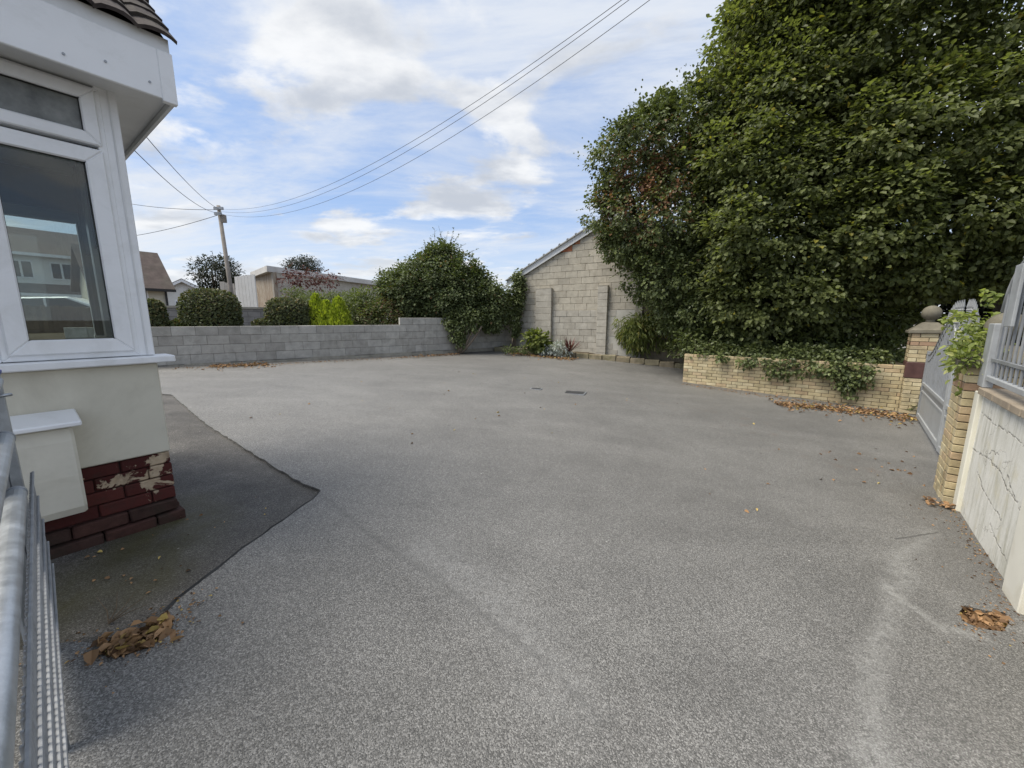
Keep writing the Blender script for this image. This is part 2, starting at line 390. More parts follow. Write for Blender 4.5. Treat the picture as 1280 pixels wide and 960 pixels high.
def asphalt_mat(name, old=False):
    m, N, Lk, B = newmat(name); P = wpos(N)
    vor = N.new('ShaderNodeTexVoronoi'); vor.inputs['Scale'].default_value = 225; Lk.new(P, vor.inputs['Vector'])
    sepc = N.new('ShaderNodeSeparateColor'); Lk.new(vor.outputs['Color'], sepc.inputs[0])
    nf = tnoise(N, Lk, P, 260, 3, 0.7)
    big = tnoise(N, Lk, P, 0.55, 6, 0.6, 0.5); mid = tnoise(N, Lk, P, 2.6, 6, 0.65, 0.3)
    mp = N.new('ShaderNodeMapping'); mp.inputs['Scale'].default_value = (0.35, 1.0, 1); mp.inputs['Rotation'].default_value = (0,0,0.5); Lk.new(P, mp.inputs[0])
    streak = tnoise(N, Lk, mp.outputs[0], 1.6, 5, 0.6, 0.6)
    if old: st = [(0.0,(0.022,0.020,0.018)),(0.42,(0.066,0.061,0.054)),(0.75,(0.120,0.113,0.102)),(1.0,(0.27,0.258,0.24))]
    else:   st = [(0.0,(0.022,0.0215,0.020)),(0.35,(0.086,0.0838,0.078)),(0.62,(0.158,0.154,0.1445)),(0.82,(0.262,0.2565,0.243)),(1.0,(0.50,0.49,0.465))]
    grain = mth(N, Lk, 'ADD', mth(N, Lk, 'MULTIPLY', sepc.outputs[0], 0.62), mth(N, Lk, 'MULTIPLY', nf, 0.45))
    c = cramp(N, Lk, grain, st)
    c = cmix(N, Lk, 1.0, c, cramp(N, Lk, big, [(0.3, 0.88),(0.7, 1.13)]), 'MULTIPLY')
    c = cmix(N, Lk, 1.0, c, cramp(N, Lk, mid, [(0.28, 0.62),(0.72, 1.4)] if old else [(0.28, 0.88),(0.72, 1.10)]), 'MULTIPLY')
    c = cmix(N, Lk, 1.0, c, cramp(N, Lk, streak, [(0.3, 0.86),(0.7, 1.13)]), 'MULTIPLY')
    # perturbed position for stains and joints
    nv = N.new('ShaderNodeTexNoise'); nv.inputs['Scale'].default_value = 3.0; nv.inputs['Detail'].default_value = 6; Lk.new(P, nv.inputs['Vector'])
    vm = N.new('ShaderNodeVectorMath'); vm.operation = 'MULTIPLY_ADD'; Lk.new(nv.outputs['Color'], vm.inputs[0]); vm.inputs[1].default_value = (0.22,0.22,0); Lk.new(P, vm.inputs[2])
    vm2 = N.new('ShaderNodeVectorMath'); vm2.operation = 'SUBTRACT'; Lk.new(vm.outputs[0], vm2.inputs[0]); vm2.inputs[1].default_value = (0.11,0.11,0)
    nv3 = N.new('ShaderNodeTexNoise'); nv3.inputs['Scale'].default_value = 14.0; nv3.inputs['Detail'].default_value = 4; Lk.new(P, nv3.inputs['Vector'])
    vm3 = N.new('ShaderNodeVectorMath'); vm3.operation = 'MULTIPLY_ADD'; Lk.new(nv3.outputs['Color'], vm3.inputs[0]); vm3.inputs[1].default_value = (0.03,0.03,0); Lk.new(P, vm3.inputs[2])
    def segdist(pos, a, b):
        sx = N.new('ShaderNodeSeparateXYZ'); Lk.new(pos, sx.inputs[0])
        ax, ay = float(a[0]), float(a[1]); dx, dy = float(b[0]-a[0]), float(b[1]-a[1]); LL = dx*dx+dy*dy
        rx = mth(N, Lk, 'SUBTRACT', sx.outputs[0], ax); ry = mth(N, Lk, 'SUBTRACT', sx.outputs[1], ay)
        t = mth(N, Lk, 'DIVIDE', mth(N, Lk, 'ADD', mth(N, Lk, 'MULTIPLY', rx, dx), mth(N, Lk, 'MULTIPLY', ry, dy)), LL, clamp=True)
        ex = mth(N, Lk, 'SUBTRACT', rx, mth(N, Lk, 'MULTIPLY', t, dx)); ey = mth(N, Lk, 'SUBTRACT', ry, mth(N, Lk, 'MULTIPLY', t, dy))
        return mth(N, Lk, 'SQRT', mth(N, Lk, 'ADD', mth(N, Lk, 'MULTIPLY', ex, ex), mth(N, Lk, 'MULTIPLY', ey, ey)))
    def poly(pos, pix, w, stops):
        pts = [g(u, v) for u, v in pix]; d = None
        for a, b in zip(pts[:-1], pts[1:]):
            e = segdist(pos, a, b); d = e if d is None else mth(N, Lk, 'MINIMUM', d, e)
        return cramp(N, Lk, mth(N, Lk, 'DIVIDE', d, w, clamp=True), stops)
    if not old:
        nz = cramp(N, Lk, tnoise(N, Lk, P, 22, 7, 0.8), [(0.36, 0.0),(0.62, 1.0)])
        f = poly(vm2.outputs[0], [(1170,665),(1130,700),(1120,760),(1090,830),(1100,960)], 0.085, [(0.0,0.42),(0.6,0.2),(1.0,0.0)])
        c = cmix(N, Lk, mth(N, Lk, 'MULTIPLY', f, nz), c, (0.40,0.40,0.38))
        f = poly(vm2.outputs[0], [(1125,745),(1190,790),(1240,800)], 0.06, [(0.0,0.5),(1.0,0.0)])
        c = cmix(N, Lk, mth(N, Lk, 'MULTIPLY', f, nz), c, (0.40,0.40,0.38))
        f = poly(vm2.outputs[0], [(540,690),(640,770),(700,860)], 0.25, [(0.0,0.35),(1.0,0.0)])
        c = cmix(N, Lk, mth(N, Lk, 'MULTIPLY', f, nz), c, (0.36,0.36,0.35))
        f = poly(vm3.outputs[0], [(400,613),(470,670),(560,730),(690,830),(760,900)], 0.026, [(0.0,0.30),(0.5,0.18),(1.0,0.0)])
        c = cmix(N, Lk, f, c, (0.055,0.054,0.051))
        f = poly(vm3.outputs[0], [(640,482),(560,465),(500,452)], 0.06, [(0.0,0.3),(1.0,0.0)])
        c = cmix(N, Lk, f, c, (0.07,0.07,0.068))
        f = poly(vm3.outputs[0], [(1120,672),(1172,664)], 0.012, [(0.0,0.8),(1.0,0.0)])
        c = cmix(N, Lk, f, c, (0.03,0.03,0.03))
        # darker brownish margin along the block wall, the yellow wall and the white wall
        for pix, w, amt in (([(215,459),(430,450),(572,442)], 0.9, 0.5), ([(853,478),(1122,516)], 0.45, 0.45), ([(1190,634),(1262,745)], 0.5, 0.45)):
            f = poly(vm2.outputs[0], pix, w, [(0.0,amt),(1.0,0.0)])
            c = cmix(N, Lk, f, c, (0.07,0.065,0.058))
        # brown leaf-stained area in front of the yellow wall
        f = poly(vm2.outputs[0], [(800,500),(900,515),(1010,560),(1100,590)], 1.0, [(0.0,0.35),(1.0,0.0)])
        sp = cramp(N, Lk, tnoise(N, Lk, P, 4.5, 6, 0.7), [(0.55, 0.0),(0.66, 1.0)])
        c = cmix(N, Lk, mth(N, Lk, 'MULTIPLY', f, sp), c, (0.13,0.09,0.07))
        # scattered dark spots
        v2 = N.new('ShaderNodeTexVoronoi'); v2.inputs['Scale'].default_value = 2.2; Lk.new(P, v2.inputs['Vector'])
        sp2 = cramp(N, Lk, v2.outputs['Distance'], [(0.022, 0.85),(0.035, 0.0)]); c = cmix(N, Lk, sp2, c, (0.04,0.038,0.036))
        v3 = N.new('ShaderNodeTexVoronoi'); v3.inputs['Scale'].default_value = 3.1; mp3 = N.new('ShaderNodeMapping'); mp3.inputs['Location'].default_value = (4,9,2); Lk.new(P, mp3.inputs[0]); Lk.new(mp3.outputs[0], v3.inputs['Vector'])
        sp3 = cramp(N, Lk, v3.outputs['Distance'], [(0.014, 0.9),(0.022, 0.0)]); c = cmix(N, Lk, sp3, c, (0.55,0.54,0.5))
    else:
        mo = cramp(N, Lk, tnoise(N, Lk, P, 1.7, 6, 0.6, 0.4), [(0.36, 0.1),(0.58, 0.9)])
        f = poly(vm2.outputs[0], [(90,740),(160,710),(210,660),(225,640)], 0.38, [(0.0,0.95),(0.5,0.6),(1.0,0.0)])
        c = cmix(N, Lk, mth(N, Lk, 'MULTIPLY', f, mo), c, (0.060,0.055,0.017))
        v3 = N.new('ShaderNodeTexVoronoi'); v3.inputs['Scale'].default_value = 6; Lk.new(P, v3.inputs['Vector'])
        sp3 = cramp(N, Lk, v3.outputs['Distance'], [(0.03, 0.8),(0.05, 0.0)]); c = cmix(N, Lk, sp3, c, (0.35,0.33,0.30))
    Lk.new(c, B.inputs['Base Color']); B.inputs['Roughness'].default_value = 0.6; B.inputs['Specular IOR Level'].default_value = 0.3 if old else 0.75
    h = mth(N, Lk, 'ADD', mth(N, Lk, 'MULTIPLY', vor.outputs['Distance'], -0.8), mth(N, Lk, 'MULTIPLY', nf, 0.6))
    bump(N, Lk, h, B, 0.6, 0.005)
    return m
M['asphalt'] = asphalt_mat('worn_asphalt'); M['oldtarmac'] = asphalt_mat('old_dark_tarmac', True)

# ------------------------------------------------------------------ ground
BW0 = g(215,458); BW1 = g(572,441); bwd = nrm(np.array([BW1[0]-BW0[0], BW1[1]-BW0[1], 0])); bwn = np.array([-bwd[1], bwd[0], 0])
def hterr(x, y):
    dd = (np.array([x,y,0])-np.array([BW0[0],BW0[1],0]))@bwn
    t = min(max((dd-1.5)/3.5, 0), 1); t = t*t*(3-2*t); z = gz(x,y)-0.09
    return z+(1.0-z)*t
def make_ground():
    def axis(lo, hi, step): 
        a = list(np.arange(lo, hi+1e-6, step)); k = step; x = hi
        while x < 1500: k *= 1.5; x += k; a.append(x)
        k = step; x = lo
        while x > -1500: k *= 1.5; x -= k; a.insert(0, x)
        return a
    xs = axis(-16, 14, 0.75); ys = axis(-6, 24, 0.75)
    v = [(x, y, hterr(x,y)) for y in ys for x in xs]; nx = len(xs)
    f = [(j*nx+i, j*nx+i+1, (j+1)*nx+i+1, (j+1)*nx+i) for j in range(len(ys)-1) for i in range(nx-1)]
    kind(obj('ground', mesh_from('ground', v, f, M['soil'], True)), 'structure')
make_ground()

rnd = random.Random(5)
def densify(pix, step, jit):
    pts = [g(u,v)[:2] for u, v in pix]; out = []
    for a, b in zip(pts, pts[1:]+pts[:1]):
        L = float(np.hypot(*(b-a))); k = max(1, int(L/step))
        for i in range(k):
            t = i/k; out.append((a[0]+(b[0]-a[0])*t+(rnd.uniform(-jit,jit) if i else 0), a[1]+(b[1]-a[1])*t+(rnd.uniform(-jit,jit) if i else 0)))
    return out
edge_pix = [(214,493),(258,530),(300,556),(340,582),(378,604),(401,613),(392,624),(362,645),(318,676),(262,718),(222,748),(206,764),(217,772),(213,790),(186,808),(150,820),(126,818),(120,803),(96,800),(72,803)]
edge = densify(edge_pix, 0.06, 0.008)
n_keep = len(edge)-max(1, 0)
old_poly = edge[:]
# close the polygon behind the bay and under the barrier
e_last = g(72,803)[:2]
cut = [i for i, p in enumerate(old_poly)]
# drop the automatic closing segment points (after the last pixel vertex)
def idx_of(p): return min(range(len(old_poly)), key=lambda i: math.hypot(old_poly[i][0]-p[0], old_poly[i][1]-p[1]))
old_poly = old_poly[:idx_of(e_last)+1]+[(-2.6,1.05),(-4.5,1.0),(-7.5,4.0),(-7.0,6.3)]
pot_pix = [(1199,765),(1206,757),(1232,764),(1256,766),(1262,778),(1254,790),(1236,788),(1215,782),(1203,776)]
pot_poly = [tuple(g(u,v)[:2]) for u, v in pot_pix]
def inside(p, poly):
    x, y = p; c = False; j = len(poly)-1
    for i in range(len(poly)):
        xi, yi = poly[i]; xj, yj = poly[j]
        if (yi > y) != (yj > y) and x < (xj-xi)*(y-yi)/(yj-yi)+xi: c = not c
        j = i
    return c
def make_drive():
    rg = random.Random(2)
    pts = [(x+rg.uniform(-.03,.03), y+rg.uniform(-.03,.03)) for x in np.arange(-10,10.01,0.3) for y in np.arange(-4,17.01,0.3)]
    def far(p, poly): return min(math.hypot(p[0]-q[0], p[1]-q[1]) for q in poly) > 0.07
    pts = [p for p in pts if far(p, old_poly) and far(p, pot_poly)]
    edges = []
    for poly in (old_poly, pot_poly):
        b = len(pts); pts += poly; edges += [(b+i, b+(i+1)%len(poly)) for i in range(len(poly))]
    V, E_, Fc, *_ = delaunay_2d_cdt([Vector(p) for p in pts], edges, [], 0, 1e-5)
    groups = {'d': [], 'o': [], 'p': []}
    for f in Fc:
        c = sum((V[i] for i in f), Vector((0,0)))/len(f)
        groups['o' if inside(c, old_poly) else 'p' if inside(c, pot_poly) else 'd'].append(tuple(f))
    zz = [gz(v.x, v.y)+0.003*math.sin(v.x*2.1+1.3*v.y)+0.002*math.sin(v.x*5.3-v.y*4.1) for v in V]
    def emit(name, key, dz, mat, skirt=0.0):
        used = sorted({i for f in groups[key] for i in f}); mp = {i: k for k, i in enumerate(used)}
        vs_ = [(V[i].x, V[i].y, zz[i]+dz) for i in used]; fs = [tuple(mp[i] for i in f) for f in groups[key]]
        if skirt:
            cnt = {}
            for f in fs:
                for a, b in zip(f, f[1:]+f[:1]): cnt[(a,b)] = 1
            for (a, b) in list(cnt):
                if (b, a) not in cnt:
                    k = len(vs_); vs_ += [(vs_[a][0],vs_[a][1],vs_[a][2]-skirt),(vs_[b][0],vs_[b][1],vs_[b][2]-skirt)]; fs.append((b,a,k,k+1))
        return kind(obj(name, mesh_from(name, vs_, fs, mat, False)), 'structure')
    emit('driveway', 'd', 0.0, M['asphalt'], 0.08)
    # the old surface lies lower and stops a little short of the newer asphalt, leaving a crevice
    emit('old_tarmac_strip', 'o', -0.022, M['oldtarmac'])
    emit('pothole_floor', 'p', -0.045, M['soil'])
make_drive()
# crevice between the surfaces: a ragged dark bitumen joint
def make_joint():
    a = idx_of(g(401,613)[:2]); b = idx_of(g(206,764)[:2]); seq = old_poly[a:b+1]
    rg = random.Random(9); v = []; f = []
    for i, p in enumerate(seq):
        q0 = np.array(seq[max(i-1,0)]); q1 = np.array(seq[min(i+1,len(seq)-1)]); t = (q1-q0)/np.linalg.norm(q1-q0); nn = np.array([-t[1], t[0]])
        w0 = rg.uniform(0.004,0.012); w1 = rg.uniform(0.008,0.024)
        for s, z in ((w0,0.004),(-w1,-0.017)):
            x, y = np.array(p)-nn*s; v.append((x, y, gz(x,y)+z+0.001))
        if i: k = len(v); f.append((k-4,k-3,k-1,k-2))
    kind(obj('bitumen_joint', mesh_from('bitumen_joint', v, f, plain_mat('black_bitumen', (0.018,0.018,0.018), 0.6, 0.3, 20, bstr=0.5))), 'structure')
make_joint()

# ------------------------------------------------------------------ block wall at the back of the yard
def wall_of_pieces(t, meshes, L, z_top, courses, bw, bh, depth, rng, mortar_mat, zbase=-0.2, starts=None, y=0.0, name='concrete_block', vary=0.004, skip=0.0, x_min=0.0):
    """coursed pieces along local x from x_min to L, top at z_top, front face at y=0 (towards -y)"""
    for k in range(courses):
        z = z_top-(k+0.5)*bh; off = (starts[k] if starts else (k%2)*0.5)*bw; x = x_min-off
        while x < L-0.02:
            x0 = max(x, x_min); x1 = min(x+bw, L)
            if x1-x0 > 0.05:
                me = rng.choice(meshes); o = obj(name, me, t, ((x0+x1)/2, y+depth/2-rng.uniform(0,vary), z))
                o.scale.x = (x1-x0)/bw
            x += bw
rb = random.Random(11)
bl_meshes = piece_meshes('concrete_block', 0.44, 0.10, 0.217, 0.006, 0.002, M['cblock'], 8, 3)
ang = math.atan2(bwd[1], bwd[0])
BWL0 = BW0-bwd*1.6
L_bw = float(np.linalg.norm(BW1-BW0))+1.6
t = thing('block_wall', 'long low grey concrete block wall with a stepped end at the back of the yard', 'wall', (BWL0[0],BWL0[1],0.0), ang)
ZT = 1.30
mb = MB(); mb.box(0, L_bw+2.5, 0.006, 0.095, 0.0, ZT-0.02); mb.build('mortar', M['mortar_grey'], t)
step_x = float((g(503,445)-BWL0)@bwd)
mb = MB(); mb.box(step_x+0.01, L_bw+2.5, 0.0065, 0.0945, ZT-0.02, ZT+0.205); mb.build('mortar', M['mortar_grey'], t)
starts = [0.25,0.8,0.1,0.6]
wall_of_pieces(t, bl_meshes, L_bw+2.5, ZT, 4, 0.445, 0.225, 0.10, rb, None, starts=starts)
wall_of_pieces(t, bl_meshes, L_bw+2.5, ZT+0.225, 1, 0.445, 0.225, 0.10, rb, None, starts=[0.0], x_min=step_x)
mb = MB(); xs = np.linspace(0, L_bw+2.5, 40); rr = random.Random(4)
for a, b in zip(xs[:-1], xs[1:]):
    h = ZT-0.9+rr.uniform(-0.03,0.015); mb.add([(a,-0.03,0.0),(b,-0.03,0.0),(b,-0.012,h),(a,-0.012,h),(a,0.03,h),(b,0.03,h)], [(0,1,2,3),(3,2,5,4)])
mb.build('mortar_footing', M['concrete'], t)

# ------------------------------------------------------------------ block gable building
gd = np.array([.865,-.5,0]); OG = np.array([.15,15.2,0]); gang = math.atan2(gd[1], gd[0])
gt = thing('gable_building', 'single storey concrete block building with a white edged gable roof behind the flower bed', 'building', (OG[0],OG[1],0.0), gang)
rg = random.Random(21)
GW = 7.6; slope = (4.66-3.05)/3.27; APX = GW/2; EV = 2.98
def roof_z(x): return EV+slope*(x if x < APX else GW-x)
warm = piece_meshes('gable_block', 0.44, 0.10, 0.217, 0.007, 0.003, M['cblock_warm'], 8, 6)
cool = piece_meshes('gable_block', 0.44, 0.10, 0.217, 0.007, 0.003, M['cblock_cool'], 8, 7)
redm = piece_meshes('gable_block', 0.44, 0.10, 0.217, 0.007, 0.003, M['redpatch'], 1, 8)
ZL = 1.80
mb = MB(); mb.prism([(0,0.0),(GW,0.0),(GW,EV-0.04),(APX,roof_z(APX)-0.04),(0,EV-0.04)], 1, 0.008, 0.12); mb.build('mortar', M['mortar'], gt)
mb = MB(); mb.prism([(0,0.0),(GW,0.0),(GW,EV-0.05),(APX,roof_z(APX)-0.05),(0,EV-0.05)], 1, 0.13, 9.0); mb.build('side_wall', M['cblock_cool'], gt)
k = 0; z = 0.22
while z < roof_z(APX):
    x = -((k*0.37) % 1.0)*0.445; low = z+0.1 < ZL
    while x < 4.75:
        x0 = max(x, 0.0); x1 = min(x+0.445, 4.75); xc = (x0+x1)/2
        top = z+0.225
        if low and x0 > 3.62: x += 0.445; continue
        if x1-x0 > 0.06 and top < roof_z(x0)+0.02 and top < roof_z(x1)+0.02:
            src = cool if low else warm
            
            o = obj('gable_block', rg.choice(src), gt, (xc, 0.05-(0.035 if low else 0)-rg.uniform(0,0.006), z+0.1125)); o.scale.x = (x1-x0)/0.445
        elif x1-x0 > 0.06 and roof_z(x0) > z+0.03 or roof_z(x1) > z+0.03:
            # raking cut block under the verge
            za = min(top, roof_z(x0)-0.01)-z-0.004; zb = min(top, roof_z(x1)-0.01)-z-0.004
            if max(za, zb) > 0.03:
                za = max(za, 0.005); zb = max(zb, 0.005); w = (x1-x0)/2-0.004
                mbp = MB(); mbp.prism([(-w,0.004),(w,0.004),(w,zb),(-w,za)], 1, 0.0, 0.1)
                mbp.build('gable_block', M['redpatch'] if 1.9 < xc < 2.4 else M['cblock_warm'], gt, loc=(xc, -rg.uniform(0,0.006), z))
        x += 0.445
    z += 0.225; k += 1
# rendered panel at the right, projecting ledge, buttress piers
mb = MB(); mb.box(3.63, 4.52, -0.03, 0.0, 0.1, ZL-0.01); mb.build('rendered_panel', plain_mat('pale_cement_render', (0.47,0.455,0.41), 0.9, 0.08, 3, dirt=(0.3,0.28,0.23), dirt_amt=0.45, spec=0.2), gt)
mb = MB(); mb.box(4.53, 4.75, -0.045, 0.0, 0.1, ZL+0.3); mb.build('corner_strip', M['concrete'], gt)
pm = piece_meshes('buttress_block', 0.44, 0.21, 0.217, 0.007, 0.003, M['cblock_cool'], 5, 17)
for x0, x1, zt in ((0.93,1.56,2.57),(3.28,3.62,2.58)):
    mbp = MB(); mbp.box(x0+0.01, x1-0.01, -0.15, -0.04, 0.1, zt-0.01); pr = mbp.build('buttress', M['mortar'], gt)
    z = zt
    while z > 0.2:
        o = obj('buttress_block', rg.choice(pm), pr, ((x0+x1)/2, -0.06-rg.uniform(0,0.004), z-0.1125)); o.scale.x = (x1-x0)/0.44; z -= 0.225
    mbp = MB(); mbp.box(x0-0.005, x1+0.005, -0.17, -0.02, zt+0.002, zt+0.018); mbp.build('buttress_cap', M['concrete'], gt)
rth = math.atan(slope)
for side in (0, 1):
    def rp(x, dz): xx = x if side == 0 else GW-x; return (xx, EV+slope*x+dz)
    mbp = MB(); mbp.prism([rp(-0.35,-0.06),rp(APX,-0.06),rp(APX,0.13),rp(-0.35,0.13)], 1, -0.09, -0.055); mbp.build('verge_board', plain_mat('verge_paint', (0.70,0.71,0.72), 0.6, 0.06), gt)
    mbp = MB(); mbp.prism([rp(-0.38,0.134),rp(APX,0.134),rp(APX,0.17),rp(-0.38,0.17)], 1, -0.16, 9.1); mbp.build('roof_sheet', plain_mat('grey_roof_sheet', (0.42,0.42,0.41), 0.8, 0.1, 3, dirt=(0.2,0.2,0.16)), gt)
    mbp = MB()
    for i in range(14):
        x = i*0.3; a = rp(x,0.174); b = rp(x+0.05,0.174); mbp.prism([a,b,(b[0],b[1]+0.035),(a[0],a[1]+0.035)], 1, -0.17, 0.3)
    kind(mbp.build('roof_fixing', M['galv_dull'], gt), 'stuff')

# ------------------------------------------------------------------ bed edging in front of the gable
K0 = g(618,439); K1 = g(870,463); kd = nrm(np.array([K1[0]-K0[0],K1[1]-K0[1],0])); kang = math.atan2(kd[1], kd[0]); KL = float(np.hypot(K1[0]-K0[0],K1[1]-K0[1]))
kt = thing('bed_edging', 'low mossy stone edging round the flower bed below the gable', 'edging', (K0[0],K0[1],0), kang)
re_ = random.Random(31); em = piece_meshes('edging_stone', 0.44, 0.14, 0.2, 0.018, 0.012, M['kerb'], 7, 12); x = 0.0
while x < KL:
    p = K0+kd*(x+0.22); o = obj('edging_stone', re_.choice(em), kt, (x+0.22, 0.07+re_.uniform(-.02,.02), gz(p[0],p[1])+0.065+re_.uniform(-.02,.02)), (re_.uniform(-.07,.07),re_.uniform(-.03,.03),re_.uniform(-.05,.05))); x += 0.452
# bed soil
kn = np.array([-kd[1], kd[0], 0])
v = []; f = []; nb = 24
for i in range(nb+1):
    for j in range(5):
        p = K0+kd*(KL+0.5)*i/nb+kn*(0.1+j*0.42); v.append((p[0],p[1],gz(p[0],p[1])+0.14+0.02*math.sin(i*1.7+j*2.3)))
    if i:
        for j in range(4): a = (i-1)*5+j; f.append((a,a+5,a+6,a+1))
kind(obj('bed_soil', mesh_from('bed_soil', v, f, M['soil'], True)), 'structure')

# ------------------------------------------------------------------ yellow brick wall, gate piers
YB0 = g(853,477); YB1 = g(1122,514); yd = nrm(np.array([YB1[0]-YB0[0],YB1[1]-YB0[1],0])); yang = math.atan2(yd[1], yd[0]); YL = float(np.hypot(YB1[0]-YB0[0],YB1[1]-YB0[1]))
yt = thing('brick_wall', 'yellow brick retaining wall with ivy spilling over its top beside the gate pier', 'wall', (YB0[0],YB0[1],0), yang)
ry = random.Random(41)
ybm = piece_meshes('brick', 0.215, 0.102, 0.066, 0.004, 0.0015, M['ybrick'], 8, 13)
ZY = 0.60
mb = MB(); mb.box(0.006, YL, 0.006, 0.21, -0.5, ZY-0.006); mb.build('mortar', M['mortar'], yt)
for k in range(13):
    z = ZY-0.0375-k*0.075; x = -(0.1125 if k%2 else 0.0)
    while x < YL-0.02:
        x0 = max(x,0); x1 = min(x+0.225, YL); p = YB0+yd*((x0+x1)/2)
        if x1-x0 > 0.04 and z > gz(p[0],p[1])-0.05:
            o = obj('brick', ry.choice(ybm), yt, ((x0+x1)/2, 0.05-ry.uniform(0,0.005), z)); o.scale.x = (x1-x0-0.010)/0.215
        x += 0.225
    o = obj('brick', ry.choice(ybm), yt, (0.05, 0.105+0.055, z), (0,0,math.pi/2)); o.scale.x = 0.47
mb = MB()
for i in range(int(YL/0.225)+1):
    pass
# raised soil behind the yellow wall
yn = np.array([-yd[1], yd[0], 0]); v = []; f = []
for i in range(21):
    for j in range(8):
        p = YB0+yd*(-0.3+(YL+1.2)*i/20)+yn*(0.19+j*0.6); v.append((p[0],p[1],0.52+0.04*math.sin(i*1.1+j*1.9)+0.02*j))
    if i:
        for j in range(7): a = (i-1)*8+j; f.append((a,a+8,a+9,a+1))
kind(obj('planting_soil', mesh_from('planting_soil', v, f, M['soil'], True)), 'structure')

def pier(label, cx, cy, rz, zb, ncourse, w, block_course=None, soldier=None, seed=1, ball=True):
    t = thing('gate_pier', label, 'pier', (cx,cy,zb), rz, None)
    r = random.Random(seed); h = ncourse*0.075
    mb = MB(); mb.box(-w/2+0.008, w/2-0.008, -w/2+0.008, w/2-0.008, -0.2, h-0.005); mb.build('mortar', M['mortar'], t)
    for k in range(ncourse):
        if block_course and k in block_course: continue
        z = (k+0.5)*0.075; mats = ybm
        for s in range(4):
            a = s*math.pi/2; ca, sa = math.cos(a), math.sin(a)
            nbk = 2; bl = w/nbk
            offs = [(-w/2, -w/2+bl), (-w/2+bl, w/2)] if k%2 == 0 else [(-w/2+0.102, -w/2+0.102+bl*0.55), (-w/2+0.102+bl*0.55, w/2)]
            if k%2 == 0: offs = [(-w/2, 0), (0, w/2-0.105)]
            else: offs = [(-w/2, -w/4+0.0), (-w/4, w/4), (w/4, w/2-0.105)]
            for (x0, x1) in offs:
                xm = (x0+x1)/2; y = -w/2+0.05-r.uniform(0,0.004)
                o = obj('brick', r.choice(ybm), t, (xm*ca-y*sa, xm*sa+y*ca, z), (0,0,a)); o.scale.x = (x1-x0-0.01)/0.215
                if soldier and k in soldier: o.data = pbm[r.randrange(len(pbm))]
    if block_course:
        z0 = min(block_course)*0.075+0.004; z1 = (max(block_course)+1)*0.075-0.004
        mb = MB(); mb.box(-w/2-0.012, w/2+0.012, -w/2-0.012, w/2+0.012, z0, z1); mb.build('maroon_band', M['maroon'], t, bevel=0.008)
    mb = MB(); mb.box(-w/2-0.05, w/2+0.05, -w/2-0.05, w/2+0.05, h, h+0.05)
    b0, b1, zt = w/2+0.03, 0.09, h+0.20
    mb.add([(-b0,-b0,h+0.052),(b0,-b0,h+0.052),(b0,b0,h+0.052),(-b0,b0,h+0.052),(-b1,-b1,zt),(b1,-b1,zt),(b1,b1,zt),(-b1,b1,zt)], [(0,3,2,1),(4,5,6,7),(0,1,5,4),(1,2,6,5),(2,3,7,6),(3,0,4,7)])
    cap = mb.build('cap_stone', M['capstone'], t, bevel=0.008)
    mb = MB(); R = 0.135; mb.lathe([(0.07,0.0),(0.06,0.03)]+[(max(0.02,R*math.sin(a)), 0.03+R-R*math.cos(a)) for a in np.linspace(0.45,math.pi-0.1,12)], (0,0,zt), 20)
    mb.build('ball_finial', M['capstone'], cap, True)
    return t
pbm = piece_meshes('brick', 0.215, 0.102, 0.066, 0.004, 0.0015, M['pbrick'], 3, 14)
P1c = YB1+yd*0.235; 
pier1 = pier('yellow brick gate pier with a maroon band and ball finial beside the ivy topped wall', P1c[0]-yn[0]*0.0+yn[0]*0.1, P1c[1]+yn[1]*0.1, yang, -0.29, 20, 0.46, block_course=(9,10,11,12), soldier=(17,), seed=3)
# near pier, turned to the gate line
A_ = g(1190,632); B_ = g(1260,742); wd = nrm(np.array([B_[0]-A_[0],B_[1]-A_[1],0])); wn = np.array([-wd[1],wd[0],0]); wn = wn if wn@A_ > 0 else -wn   # wn points to the street
pc = g(1178,627); pang = math.atan2(-wd[1], -wd[0])
P2c = pc-wd*0.225+wn*0.215
pier2 = pier('yellow brick gate pier topped by a climber at the end of the cracked white wall', P2c[0], P2c[1], pang, -0.33, 18, 0.45, soldier=(15,), seed=5)

